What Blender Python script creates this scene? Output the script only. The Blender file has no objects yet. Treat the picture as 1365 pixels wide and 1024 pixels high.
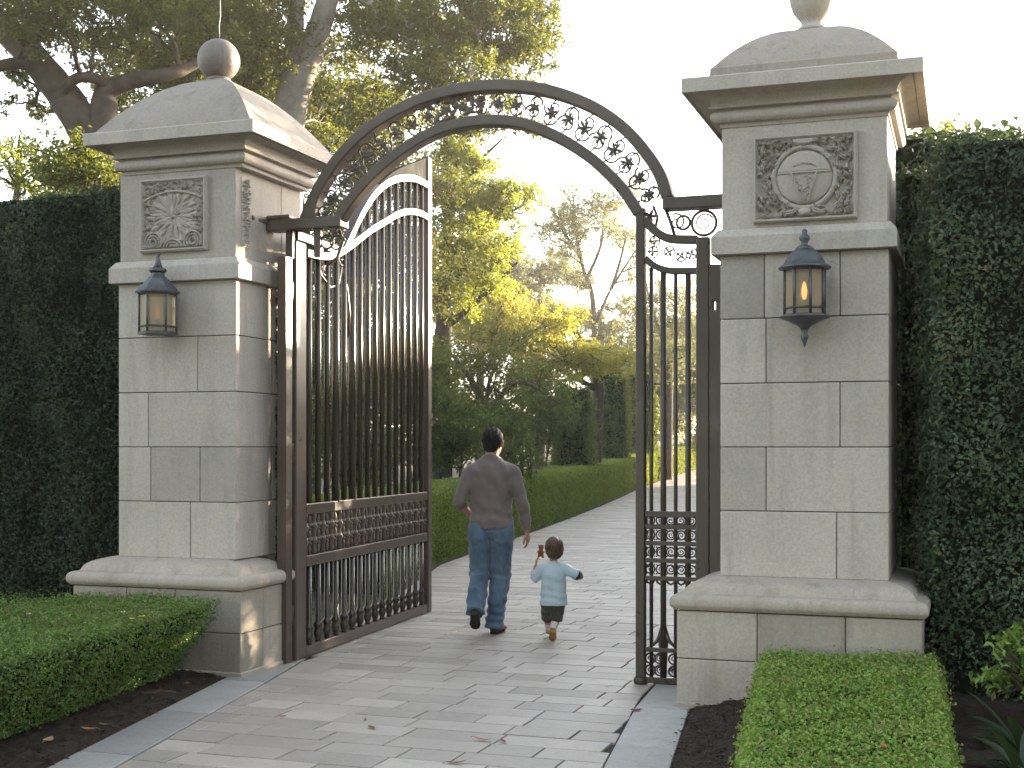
import bpy, math, random
import numpy as np
from mathutils import Vector, Matrix

rng = np.random.default_rng(7)
random.seed(7)
scene = bpy.context.scene
COL = scene.collection

# ------------------------------------------------------------------ camera frame
F, CX, HY, CAMH = 1764.0, 682.5, 595.0, 1.6
TH = math.radians(19.0)
ct, st = math.cos(TH), math.sin(TH)
CAM = np.array([3.2428, -8.0181])


def at(px, py, d):
    """world point seen at photo pixel (px, py) at distance d metres along the view axis"""
    lat = (px - CX) * d / F
    return np.array([CAM[0] + lat * ct - d * st, CAM[1] + lat * st + d * ct, CAMH - (py - HY) / F * d])


def gnd(px, py, z=0.0):
    d = F * (CAMH - z) / (py - HY)
    return at(px, py, d)


def terrain(y):
    t = np.maximum(np.asarray(y, dtype=float) - 15.0, 0)
    return np.where(t < 30, .0005 * t * t, .45 + .03 * (t - 30))


# ------------------------------------------------------------------ mesh helpers
class MB:
    def __init__(self):
        self.v = []; self.f = []; self.m = []; self.s = []; self.t = []; self.n = 0

    def add(self, verts, faces, mat=0, smooth=False, tint=None):
        o = self.n
        verts = [tuple(map(float, p)) for p in verts]
        self.v += verts; self.n += len(verts)
        tv = random.random() if tint is None else tint
        for f in faces:
            self.f.append(tuple(i + o for i in f)); self.m.append(mat); self.s.append(smooth); self.t.append(tv)
        return self

    def box(self, x0, x1, y0, y1, z0, z1, mat=0, tint=None):
        v = [(x0, y0, z0), (x1, y0, z0), (x1, y1, z0), (x0, y1, z0), (x0, y0, z1), (x1, y0, z1), (x1, y1, z1), (x0, y1, z1)]
        f = [(0, 3, 2, 1), (4, 5, 6, 7), (0, 1, 5, 4), (1, 2, 6, 5), (2, 3, 7, 6), (3, 0, 4, 7)]
        return self.add(v, f, mat, False, tint)

    def sweep(self, pts, radii, n=8, mat=0, smooth=True, flat=None, ref=None, closed=False, cap=True, tint=None, power=None):
        """tube along pts; radii: scalar, list, or list of (ra, rb). flat: n==4 gives a rectangular bar"""
        P = np.array(pts, float); m = len(P)
        if np.isscalar(radii): R = np.full((m, 2), radii, float)
        else:
            R = np.array([(r, r) if np.isscalar(r) else r for r in radii], float)
            if len(R) == 1: R = np.repeat(R, m, 0)
        T = np.zeros_like(P)
        if closed:
            T = np.roll(P, -1, 0) - np.roll(P, 1, 0)
        else:
            T[1:-1] = P[2:] - P[:-2]; T[0] = P[1] - P[0]; T[-1] = P[-1] - P[-2]
        T /= np.linalg.norm(T, axis=1)[:, None] + 1e-12
        par = ref is None
        ref = np.array((0.13, 0.21, 1) if par else ref, float); ref /= np.linalg.norm(ref)
        A = np.zeros_like(P)
        a = ref - T[0] * ref.dot(T[0])
        if np.linalg.norm(a) < .05: a = np.cross(T[0], (1, 0, 0.3))
        for i in range(m):
            b = ref - T[i] * ref.dot(T[i])
            if np.linalg.norm(b) > .25 and not par: a = b
            else: a = a - T[i] * a.dot(T[i])
            a = a / np.linalg.norm(a); A[i] = a
        B = np.cross(T, A)
        ang = np.arange(n) * 2 * math.pi / n + (math.pi / 4 if n == 4 else 0)
        k = math.sqrt(2) if n == 4 else 1.0
        ca, sa = np.cos(ang) * k, np.sin(ang) * k
        if power:
            ca = np.sign(ca) * np.abs(ca) ** power; sa = np.sign(sa) * np.abs(sa) ** power
        V = P[:, None, :] + A[:, None, :] * (ca[None, :, None] * R[:, 0][:, None, None]) + B[:, None, :] * (sa[None, :, None] * R[:, 1][:, None, None])
        f = []
        rings = m if closed else m - 1
        for i in range(rings):
            j = (i + 1) % m
            for q in range(n):
                r = (q + 1) % n
                f.append((i * n + q, i * n + r, j * n + r, j * n + q))
        if cap and not closed:
            f.append(tuple(range(n - 1, -1, -1))); f.append(tuple((m - 1) * n + q for q in range(n)))
        return self.add(V.reshape(-1, 3), f, mat, smooth and n != 4, tint)

    def bar(self, p0, p1, wa, wb, mat=0, ref=(0, 0, 1), tint=None):
        return self.sweep([p0, p1], [(wa / 2, wb / 2)] * 2, 4, mat, False, ref=ref, tint=tint)

    def lathe(self, prof, cx, cy, n=24, mat=0, smooth=True, phase=0.0, tint=None):
        """prof: list of (r, z)"""
        a = np.arange(n) * 2 * math.pi / n + phase
        v = []
        for r, z in prof:
            for q in a: v.append((cx + r * math.cos(q), cy + r * math.sin(q), z))
        f = []
        for i in range(len(prof) - 1):
            for q in range(n):
                r = (q + 1) % n
                f.append((i * n + q, i * n + r, (i + 1) * n + r, (i + 1) * n + q))
        f.append(tuple(range(n - 1, -1, -1))); f.append(tuple((len(prof) - 1) * n + q for q in range(n)))
        return self.add(v, f, mat, smooth, tint)

    def square(self, prof, cx, cy, mat=0, smooth=False, cap=True, tint=None):
        """square mouldings: prof list of (half, z) or (hx, hy, z); four-sided with mitred corners"""
        v = []
        for p in prof:
            hx, hy, z = p if len(p) == 3 else (p[0], p[0], p[1])
            v += [(cx - hx, cy - hy, z), (cx + hx, cy - hy, z), (cx + hx, cy + hy, z), (cx - hx, cy + hy, z)]
        f = []
        for i in range(len(prof) - 1):
            for q in range(4):
                r = (q + 1) % 4
                f.append((i * 4 + q, i * 4 + r, (i + 1) * 4 + r, (i + 1) * 4 + q))
        if cap:
            f.append((3, 2, 1, 0)); k = (len(prof) - 1) * 4; f.append((k, k + 1, k + 2, k + 3))
        return self.add(v, f, mat, smooth, tint)

    def build(self, name, mats, parent=None, bevel=0.0, seg=2):
        me = bpy.data.meshes.new(name)
        me.from_pydata(self.v, [], self.f)
        me.polygons.foreach_set('material_index', self.m)
        me.polygons.foreach_set('use_smooth', self.s)
        at_ = me.attributes.new('tint', 'FLOAT', 'FACE'); at_.data.foreach_set('value', self.t)
        for m in (mats if isinstance(mats, (list, tuple)) else [mats]): me.materials.append(m)
        me.update()
        o = bpy.data.objects.new(name, me); COL.objects.link(o)
        if parent is not None: o.parent = parent
        if bevel:
            b = o.modifiers.new('bevel', 'BEVEL'); b.width = bevel; b.segments = seg; b.limit_method = 'ANGLE'; b.angle_limit = math.radians(40)
            b.harden_normals = False
        return o


def np_mesh(name, V, Q, mats, tint=None, mat_index=None, smooth=False, parent=None):
    """quad mesh from numpy arrays"""
    me = bpy.data.meshes.new(name)
    n, k = len(Q), Q.shape[1]
    me.vertices.add(len(V)); me.vertices.foreach_set('co', np.ascontiguousarray(V, np.float32).ravel())
    me.loops.add(n * k); me.loops.foreach_set('vertex_index', np.ascontiguousarray(Q, np.int32).ravel())
    me.polygons.add(n); me.polygons.foreach_set('loop_start', np.arange(0, n * k, k, dtype=np.int32))
    me.polygons.foreach_set('use_smooth', np.full(n, smooth))
    if mat_index is not None: me.polygons.foreach_set('material_index', np.ascontiguousarray(mat_index, np.int32))
    if tint is not None:
        a = me.attributes.new('tint', 'FLOAT', 'FACE'); a.data.foreach_set('value', np.ascontiguousarray(tint, np.float32))
    for m in (mats if isinstance(mats, (list, tuple)) else [mats]): me.materials.append(m)
    me.update(calc_edges=True); me.validate()
    o = bpy.data.objects.new(name, me); COL.objects.link(o)
    if parent is not None: o.parent = parent
    return o


def tag(o, label, cat, group=None, kind=None):
    if label: o['label'] = label
    if cat: o['category'] = cat
    if group: o['group'] = group
    if kind: o['kind'] = kind
    return o


def thing(name, label, cat, loc=(0, 0, 0), rz=0.0, group=None):
    o = bpy.data.objects.new(name, None); COL.objects.link(o)
    o.empty_display_size = .2
    o.location = loc; o.rotation_euler = (0, 0, rz)
    return tag(o, label, cat, group)


def spline(pts, n=8):
    """Catmull-Rom through pts"""
    P = np.array(pts, float); out = []
    Q = np.vstack([2 * P[0] - P[1], P, 2 * P[-1] - P[-2]])
    for i in range(1, len(Q) - 2):
        p0, p1, p2, p3 = Q[i - 1], Q[i], Q[i + 1], Q[i + 2]
        for t in np.linspace(0, 1, n, endpoint=False):
            out.append(.5 * ((2 * p1) + (-p0 + p2) * t + (2 * p0 - 5 * p1 + 4 * p2 - p3) * t * t + (-p0 + 3 * p1 - 3 * p2 + p3) * t ** 3))
    out.append(Q[-2]); return np.array(out)


def rnd_unit(n):
    v = rng.normal(size=(n, 3)); return v / np.linalg.norm(v, axis=1)[:, None]


# ------------------------------------------------------------------ materials
def new_mat(name):
    m = bpy.data.materials.new(name); m.use_nodes = True
    nt = m.node_tree; nt.nodes.clear()
    out = nt.nodes.new('ShaderNodeOutputMaterial')
    return m, nt, out


def N(nt, typ, **kw):
    n = nt.nodes.new(typ)
    for k, v in kw.items():
        if k in n.inputs.keys(): n.inputs[k].default_value = v
        else: setattr(n, k, v)
    return n


def mixc(nt, fac, a, b, mode='MIX'):
    n = nt.nodes.new('ShaderNodeMix'); n.data_type = 'RGBA'; n.blend_type = mode; n.clamp_result = False
    for s, val in ((0, fac), (6, a), (7, b)):
        if hasattr(val, 'is_linked') or hasattr(val, 'links'): nt.links.new(val, n.inputs[s])
        else: n.inputs[s].default_value = val
    return n.outputs[2]


def ramp(nt, fac, stops):
    r = nt.nodes.new('ShaderNodeValToRGB')
    while len(r.color_ramp.elements) < len(stops): r.color_ramp.elements.new(.5)
    for e, (p, c) in zip(r.color_ramp.elements, stops):
        e.position = p; e.color = (c[0], c[1], c[2], 1) if not np.isscalar(c) else (c, c, c, 1)
    nt.links.new(fac, r.inputs[0]); return r.outputs[0]


def noise(nt, scale, detail=6, rough=.6, coord=None, dist=0.0):
    n = N(nt, 'ShaderNodeTexNoise'); n.inputs['Scale'].default_value = scale; n.inputs['Detail'].default_value = detail
    n.inputs['Roughness'].default_value = rough; n.inputs['Distortion'].default_value = dist
    if coord is not None: nt.links.new(coord, n.inputs['Vector'])
    return n.outputs['Fac']


def stone_mat(name, base, vary=.10, warm=.3, scale=1.0, stain=.35, rough=.85, spec=.25, bump=.25):
    m, nt, out = new_mat(name)
    tc = N(nt, 'ShaderNodeTexCoord').outputs['Object']
    geo = N(nt, 'ShaderNodeNewGeometry')
    pos = geo.outputs['Position']
    b = N(nt, 'ShaderNodeBsdfPrincipled'); b.inputs['Roughness'].default_value = rough; b.inputs['Specular IOR Level'].default_value = spec
    at_ = N(nt, 'ShaderNodeAttribute'); at_.attribute_name = 'tint'
    big = noise(nt, 1.3 * scale, 5, .6, pos)
    mid = noise(nt, 9 * scale, 6, .65, pos, .4)
    fine = noise(nt, 60 * scale, 5, .75, pos)
    d = lambda k: tuple(x * k for x in base) + (1,)
    c = mixc(nt, big, d(1 - vary * 1.6), d(1 + vary * 1.4))
    wr = tuple(x * y for x, y in zip(base, (1.12, 1.0, .82))) + (1,)
    wf = ramp(nt, mid, [(.40, 0), (.72, warm)])
    c = mixc(nt, wf, c, wr)
    # block to block
    c = mixc(nt, 1.0, c, ramp(nt, at_.outputs['Fac'], [(0, 1 - vary * 1.3), (.5, 1.0), (1, 1 + vary * 1.1)]), 'MULTIPLY')
    # vertical streaks of weathering
    mp = N(nt, 'ShaderNodeMapping'); mp.inputs['Scale'].default_value = (5.5, 5.5, .55); nt.links.new(pos, mp.inputs['Vector'])
    sk = noise(nt, 1.6, 6, .6, mp.outputs[0], .6)
    sf = ramp(nt, sk, [(.50, 0), (.74, stain)])
    c = mixc(nt, sf, c, tuple(x * y for x, y in zip(base, (.50, .50, .48))) + (1,))
    # dark pits
    vor = N(nt, 'ShaderNodeTexVoronoi'); vor.inputs['Scale'].default_value = 42 * scale; nt.links.new(pos, vor.inputs['Vector'])
    pit = ramp(nt, vor.outputs['Distance'], [(.0, 1), (.13, .0)])
    pk = ramp(nt, noise(nt, 7, 3, .6, pos), [(.5, 0), (.66, .6)])
    pm = N(nt, 'ShaderNodeMath', operation='MULTIPLY'); nt.links.new(pit, pm.inputs[0]); nt.links.new(pk, pm.inputs[1])
    c = mixc(nt, pm.outputs[0], c, d(.42))
    sp = ramp(nt, fine, [(.28, .82), (.72, 1.16)])
    c = mixc(nt, 1.0, c, sp, 'MULTIPLY')
    nt.links.new(c, b.inputs['Base Color'])
    bp = N(nt, 'ShaderNodeBump'); bp.inputs['Strength'].default_value = bump; bp.inputs['Distance'].default_value = .01
    h = N(nt, 'ShaderNodeMath', operation='ADD'); nt.links.new(mid, h.inputs[0]); nt.links.new(fine, h.inputs[1])
    h2 = N(nt, 'ShaderNodeMath', operation='SUBTRACT'); nt.links.new(h.outputs[0], h2.inputs[0]); nt.links.new(pm.outputs[0], h2.inputs[1])
    nt.links.new(h2.outputs[0], bp.inputs['Height']); nt.links.new(bp.outputs[0], b.inputs['Normal'])
    nt.links.new(b.outputs[0], out.inputs[0]); return m


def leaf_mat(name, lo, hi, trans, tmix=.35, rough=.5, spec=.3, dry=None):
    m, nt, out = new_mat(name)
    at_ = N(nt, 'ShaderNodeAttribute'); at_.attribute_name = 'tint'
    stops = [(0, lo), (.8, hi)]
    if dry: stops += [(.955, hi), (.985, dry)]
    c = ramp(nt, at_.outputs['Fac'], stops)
    b = N(nt, 'ShaderNodeBsdfPrincipled'); b.inputs['Roughness'].default_value = rough; b.inputs['Specular IOR Level'].default_value = spec
    nt.links.new(c, b.inputs['Base Color'])
    t = N(nt, 'ShaderNodeBsdfTranslucent')
    tcx = mixc(nt, .75, c, tuple(trans) + (1,))
    nt.links.new(tcx, t.inputs['Color'])
    mx = N(nt, 'ShaderNodeMixShader'); mx.inputs[0].default_value = tmix
    nt.links.new(b.outputs[0], mx.inputs[1]); nt.links.new(t.outputs[0], mx.inputs[2])
    nt.links.new(mx.outputs[0], out.inputs[0]); return m


def simple_mat(name, col, rough=.6, spec=.4, metal=0.0, nscale=0, namt=.25, bump=0.0, bscale=60, col2=None, sheen=0.0):
    m, nt, out = new_mat(name)
    b = N(nt, 'ShaderNodeBsdfPrincipled'); b.inputs['Roughness'].default_value = rough; b.inputs['Specular IOR Level'].default_value = spec
    b.inputs['Metallic'].default_value = metal
    pos = N(nt, 'ShaderNodeTexCoord').outputs['Object']
    if sheen:
        b.inputs['Sheen Weight'].default_value = sheen; b.inputs['Sheen Roughness'].default_value = .4
    if nscale:
        f = noise(nt, nscale, 6, .62, pos)
        a = tuple(x * (1 - namt) for x in col) + (1,); bb = (tuple(x * (1 + namt) for x in col) if col2 is None else tuple(col2)) + (1,)
        nt.links.new(mixc(nt, ramp(nt, f, [(.3, 0), (.7, 1)]), a, bb), b.inputs['Base Color'])
        rr = ramp(nt, f, [(.2, max(0, rough - .12)), (.8, min(1, rough + .12))]); nt.links.new(rr, b.inputs['Roughness'])
    else: b.inputs['Base Color'].default_value = tuple(col) + (1,)
    if bump:
        bp = N(nt, 'ShaderNodeBump'); bp.inputs['Strength'].default_value = bump; bp.inputs['Distance'].default_value = .004
        nt.links.new(noise(nt, bscale, 5, .6, pos), bp.inputs['Height']); nt.links.new(bp.outputs[0], b.inputs['Normal'])
    nt.links.new(b.outputs[0], out.inputs[0]); return m


M = {}
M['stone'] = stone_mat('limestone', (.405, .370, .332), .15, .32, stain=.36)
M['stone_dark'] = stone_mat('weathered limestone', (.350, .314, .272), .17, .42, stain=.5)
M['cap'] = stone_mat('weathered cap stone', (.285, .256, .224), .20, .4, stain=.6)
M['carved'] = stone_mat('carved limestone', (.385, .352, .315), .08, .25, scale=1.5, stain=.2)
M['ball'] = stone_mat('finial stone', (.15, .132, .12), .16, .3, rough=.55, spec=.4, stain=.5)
M['paver'] = stone_mat('paver stone', (.385, .342, .302), .18, .35, scale=1.0, stain=.3, rough=.5, spec=.5, bump=.35)
M['border'] = stone_mat('border flagstone', (.34, .328, .312), .18, .15, stain=.3, rough=.62, spec=.45, bump=.3)
M['joint'] = simple_mat('sand joint', (.055, .048, .04), .95, .1, nscale=30, bump=.6)
M['bronze'] = simple_mat('bronze painted iron', (.040, .028, .021), .33, .5, nscale=5, namt=.12, bump=.03, bscale=120)
M['frame'] = simple_mat('bronze painted frame', (.070, .048, .038), .36, .5, nscale=4, namt=.15, bump=.04, bscale=140)
M['bar'] = simple_mat('bronze bars', (.040, .027, .020), .25, .65)
M['plate'] = simple_mat('matt plate with painted shade', (.010, .009, .009), .85, .08, nscale=9, namt=.3)  # near-black colour paints shade onto the sunlit corner plate
M['bronze_light'] = simple_mat('weathered bronze', (.10, .068, .052), .5, .5, nscale=14, namt=.4, bump=.2, bscale=90)
M['arch_iron'] = simple_mat('grey painted iron', (.074, .056, .044), .45, .5, nscale=7, namt=.25, bump=.12, bscale=110)
M['lead'] = simple_mat('weathered lead', (.085, .09, .10), .5, .5, metal=.35, nscale=16, namt=.45, bump=.25, bscale=50)
M['soil'] = simple_mat('dark mulch', (.030, .022, .016), .95, .2, nscale=20, namt=.6, bump=1.0, bscale=70)
M['earth'] = simple_mat('earth', (.05, .048, .028), .95, .15, nscale=1.5, namt=.5, bump=.6, bscale=20)
M['chip'] = simple_mat('bark chip', (.07, .048, .034), .9, .2, nscale=30, namt=.6)
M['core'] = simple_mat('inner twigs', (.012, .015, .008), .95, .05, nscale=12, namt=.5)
M['bark_grey'] = simple_mat('grey bark', (.21, .195, .175), .85, .25, nscale=5, namt=.35, bump=.8, bscale=28)
M['bark_dark'] = simple_mat('dark bark', (.055, .044, .035), .9, .2, nscale=6, namt=.4, bump=.9, bscale=24)
M['bark_pale'] = simple_mat('thin pale bark', (.11, .085, .065), .9, .2, nscale=6, namt=.3)
M['oak'] = leaf_mat('oak leaves', (.018, .038, .010), (.062, .100, .020), (.26, .27, .03), .42)
M['evergreen'] = leaf_mat('evergreen leaves', (.014, .030, .009), (.046, .074, .018), (.20, .20, .03), .30)
M['gold'] = leaf_mat('golden leaves', (.045, .070, .012), (.15, .18, .028), (.46, .50, .06), .52)
M['yellow'] = leaf_mat('yellowing leaves', (.05, .075, .014), (.20, .21, .035), (.54, .50, .07), .52, dry=(.26, .17, .04))
M['shrub'] = leaf_mat('shrub leaves', (.016, .036, .012), (.058, .096, .022), (.24, .28, .04), .34)
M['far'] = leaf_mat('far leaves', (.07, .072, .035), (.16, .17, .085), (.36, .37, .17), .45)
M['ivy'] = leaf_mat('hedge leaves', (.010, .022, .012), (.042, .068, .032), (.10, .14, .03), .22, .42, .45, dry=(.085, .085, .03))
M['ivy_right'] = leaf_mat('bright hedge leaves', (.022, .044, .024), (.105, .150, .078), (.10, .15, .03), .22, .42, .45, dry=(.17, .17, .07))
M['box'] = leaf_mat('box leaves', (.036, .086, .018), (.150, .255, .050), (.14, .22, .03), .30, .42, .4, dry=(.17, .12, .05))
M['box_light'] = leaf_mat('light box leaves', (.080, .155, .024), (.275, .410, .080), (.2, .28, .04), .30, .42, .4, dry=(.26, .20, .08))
M['lowhedge'] = leaf_mat('clipped hedge leaves', (.050, .095, .020), (.165, .235, .050), (.24, .26, .03), .35)
M['strap'] = leaf_mat('strap leaves', (.010, .024, .010), (.030, .056, .022), (.10, .16, .03), .2, .4, .45)


def glass_mat():
    m, nt, out = new_mat('frosted lantern glass')
    b = N(nt, 'ShaderNodeBsdfPrincipled'); b.inputs['Base Color'].default_value = (.62, .50, .34, 1)
    b.inputs['Roughness'].default_value = .28; b.inputs['Transmission Weight'].default_value = .65; b.inputs['IOR'].default_value = 1.2
    pos = N(nt, 'ShaderNodeTexCoord').outputs['Object']
    bp = N(nt, 'ShaderNodeBump'); bp.inputs['Strength'].default_value = .2
    nt.links.new(noise(nt, 40, 4, .6, pos), bp.inputs['Height']); nt.links.new(bp.outputs[0], b.inputs['Normal'])
    nt.links.new(b.outputs[0], out.inputs[0]); return m


M['glass'] = glass_mat()


def lamp_mat(name, strength):
    m, nt, out = new_mat(name)
    b = N(nt, 'ShaderNodeBsdfPrincipled'); b.inputs['Base Color'].default_value = (.8, .6, .35, 1)
    b.inputs['Emission Color'].default_value = (1, .50, .16, 1); b.inputs['Emission Strength'].default_value = strength
    nt.links.new(b.outputs[0], out.inputs[0]); return m


M['bulb'] = lamp_mat('warm bulb', .40)
M['bulb_dim'] = lamp_mat('dim bulb', .05)


def cloth_mat(name, a, b_, scale=90, wear=None, rough=.9, sheen=.3):
    m, nt, out = new_mat(name)
    b = N(nt, 'ShaderNodeBsdfPrincipled'); b.inputs['Roughness'].default_value = rough; b.inputs['Specular IOR Level'].default_value = .2
    b.inputs['Sheen Weight'].default_value = sheen; b.inputs['Sheen Roughness'].default_value = .45
    pos = N(nt, 'ShaderNodeTexCoord').outputs['Object']
    c = mixc(nt, ramp(nt, noise(nt, 6, 5, .6, pos), [(.3, 0), (.7, 1)]), a + (1,), b_ + (1,))
    c = mixc(nt, 1.0, c, ramp(nt, noise(nt, scale * 3, 2, .6, pos), [(.3, .8), (.7, 1.2)]), 'MULTIPLY')
    nt.links.new(c, b.inputs['Base Color'])
    bp = N(nt, 'ShaderNodeBump'); bp.inputs['Strength'].default_value = .35; bp.inputs['Distance'].default_value = .004
    nt.links.new(noise(nt, scale, 4, .6, pos), bp.inputs['Height']); nt.links.new(bp.outputs[0], b.inputs['Normal'])
    nt.links.new(b.outputs[0], out.inputs[0]); return m


def skin_mat():
    m, nt, out = new_mat('skin')
    b = N(nt, 'ShaderNodeBsdfPrincipled'); b.inputs['Roughness'].default_value = .5
    pos = N(nt, 'ShaderNodeTexCoord').outputs['Object']
    c = mixc(nt, noise(nt, 18, 4, .6, pos), (.36, .17, .115, 1), (.46, .235, .165, 1))
    nt.links.new(c, b.inputs['Base Color'])
    b.inputs['Subsurface Weight'].default_value = .25; b.inputs['Subsurface Radius'].default_value = (1, .3, .15); b.inputs['Subsurface Scale'].default_value = .012
    nt.links.new(b.outputs[0], out.inputs[0]); return m


M['skin'] = skin_mat()
M['sweater'] = cloth_mat('taupe knit', (.150, .122, .116), (.195, .162, .154), 120)
M['jeans'] = cloth_mat('blue denim', (.046, .082, .135), (.135, .205, .285), 140)
M['tee'] = cloth_mat('pale blue cotton', (.40, .51, .58), (.48, .58, .64), 90)
M['navy'] = cloth_mat('navy rib', (.010, .013, .022), (.018, .02, .032), 150)
M['shorts'] = cloth_mat('charcoal cotton', (.050, .048, .040), (.080, .075, .062), 120)
M['hair_black'] = simple_mat('black hair', (.006, .005, .005), .7, .2, nscale=60, namt=.5, bump=.8, bscale=220)
M['hair_brown'] = simple_mat('brown hair', (.060, .024, .011), .42, .5, nscale=60, namt=.5, bump=.8, bscale=260, sheen=.12)
M['sole'] = simple_mat('dark rubber', (.022, .021, .021), .8, .3, nscale=30)
M['shoe'] = simple_mat('dark shoe', (.030, .027, .027), .6, .4, nscale=30)
M['red'] = simple_mat('red shoe trim', (.30, .035, .030), .6, .4, nscale=30)
M['white'] = simple_mat('white sock', (.62, .58, .54), .9, .2, nscale=40, namt=.1)
M['boot'] = simple_mat('tan boot leather', (.34, .165, .040), .6, .4, nscale=25, namt=.25)
M['plush'] = simple_mat('brown plush', (.20, .075, .045), .95, .1, nscale=50, namt=.35, bump=.8, bscale=160)
M['eye'] = simple_mat('dark iris', (.02, .013, .01), .2, .5)

# ------------------------------------------------------------------ world and sun
SUN_AZ, SUN_EL = math.radians(30.0), math.radians(9.5)    # azimuth from +Y towards +X
w = bpy.data.worlds.new('World'); scene.world = w; w.use_nodes = True
wn = w.node_tree
bg = wn.nodes['Background']
sky = wn.nodes.new('ShaderNodeTexSky'); sky.sky_type = 'NISHITA'; sky.sun_disc = False
sky.sun_elevation = SUN_EL; sky.sun_rotation = SUN_AZ; sky.air_density = 1.0; sky.dust_density = 1.2; sky.ozone_density = 1.0
hs = wn.nodes.new('ShaderNodeHueSaturation'); hs.inputs['Saturation'].default_value = .48
wn.links.new(sky.outputs[0], hs.inputs['Color']); wn.links.new(hs.outputs[0], bg.inputs[0]); bg.inputs[1].default_value = .15
sun = bpy.data.lights.new('sun', 'SUN'); sun.energy = 5.0; sun.angle = math.radians(.55); sun.color = (1.0, .81, .56)
so = bpy.data.objects.new('sun', sun); COL.objects.link(so)
sd = Vector((math.sin(SUN_AZ) * math.cos(SUN_EL), math.cos(SUN_AZ) * math.cos(SUN_EL), math.sin(SUN_EL)))
so.rotation_euler = sd.to_track_quat('Z', 'Y').to_euler(); so.location = (20, 40, 15)

cam = bpy.data.cameras.new('camera'); cam.sensor_width = 36; cam.sensor_fit = 'HORIZONTAL'
cam.lens = F / 1365 * 36; cam.shift_y = (HY - 512) / 1365; cam.clip_end = 2000; cam.clip_start = .1
co = bpy.data.objects.new('camera', cam); COL.objects.link(co)
co.location = (CAM[0], CAM[1], CAMH); co.rotation_euler = (math.pi / 2, 0, TH)
scene.camera = co
vs = scene.view_settings; vs.view_transform = 'Standard'; vs.look = 'None'; vs.gamma = 1; vs.exposure = 2.72
scene.render.engine = 'CYCLES'
cy = scene.cycles
cy.use_denoising = True; cy.max_bounces = 8; cy.diffuse_bounces = 3; cy.glossy_bounces = 3; cy.transmission_bounces = 6; cy.transparent_max_bounces = 8
cy.sample_clamp_indirect = 6; cy.caustics_reflective = False; cy.caustics_refractive = False

#@@SETTING
# ------------------------------------------------------------------ ground, path
def path_left(y):   # inner edge of the left border
    return np.interp(y, [-9, -2.6, .5, 8.6, 34, 42, 51, 60, 80], [.62, -.74, -1.37, -3.50, -6.95, -7.75, -8.1, -7.0, -1.0])


def path_right(y):
    return np.interp(y, [-9, -1.45, .25, 8.6, 34, 42, 51, 60, 80], [2.55, 1.50, 1.27, .95, -2.2, -2.9, -3.0, -1.5, 5.0])


ys = np.concatenate([np.linspace(-40, -10, 6), np.linspace(-9, 80, 90), np.linspace(85, 130, 8)])
xs = np.concatenate([np.linspace(-90, -30, 8), np.linspace(-25, 25, 26), np.linspace(30, 90, 8)])
gx, gy = np.meshgrid(xs, ys)
gz = terrain(gy) - .035
V = np.stack([gx, gy, gz], -1).reshape(-1, 3); nx_ = len(xs)
Q = np.array([(j * nx_ + i, j * nx_ + i + 1, (j + 1) * nx_ + i + 1, (j + 1) * nx_ + i) for j in range(len(ys) - 1) for i in range(nx_ - 1)])
g = np_mesh('ground', V, Q, M['earth'], smooth=True); tag(g, None, None, kind='structure')

yy = np.arange(-9, 80.1, .5)
V = []; Q = []
for i, y in enumerate(yy):
    V += [(path_left(y) - .05, y, terrain(y) - .014), (path_right(y) + .05, y, terrain(y) - .014)]
    if i: Q.append((2 * i - 2, 2 * i - 1, 2 * i + 1, 2 * i))
tag(np_mesh('path_bed', np.array(V, float), np.array(Q), M['joint']), None, None, kind='structure')

pv = MB()
y = -8.6; row = 0
while y < 72:
    ph = .235
    y0, y1 = y + .005, y + ph - .005
    xl, xr = float(path_left(y)), float(path_right(y))
    x = xl - rng.uniform(0, .45)
    while x < xr:
        L = rng.choice([.30, .38, .46, .54, .60])
        if y > 34: L = .6
        a, b = max(x, xl), min(x + L, xr)
        if b - a > .07:
            def e(xx, yy_):
                if xx <= xl + 1e-6: return float(path_left(yy_)) + .002
                if xx >= xr - 1e-6: return float(path_right(yy_)) - .002
                return xx
            ga = .005; c = .0025; dz = rng.normal(0, .0012); zt = float(terrain(y)) + dz; zs = float(terrain(y1)) + dz
            X00, X10, X01, X11 = e(a, y0) + ga, e(b, y0) - ga, e(a, y1) + ga, e(b, y1) - ga
            v = [(X00, y0, zt - .02), (X10, y0, zt - .02), (X11, y1, zs - .02), (X01, y1, zs - .02),
                 (X00, y0, zt - c), (X10, y0, zt - c), (X11, y1, zs - c), (X01, y1, zs - c),
                 (X00 + c, y0 + c, zt), (X10 - c, y0 + c, zt), (X11 - c, y1 - c, zs), (X01 + c, y1 - c, zs)]
            f = [(8, 9, 10, 11)]
            for q in range(4):
                r = (q + 1) % 4
                f += [(q, r, 4 + r, 4 + q), (4 + q, 4 + r, 8 + r, 8 + q)]
            pv.add(v, f, 0, False, tint=float(np.clip(rng.normal(.5, .28), 0, 1)))
        x += L
    y += ph; row += 1
tag(pv.build('path', M['paver']), None, None, kind='structure')

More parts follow.
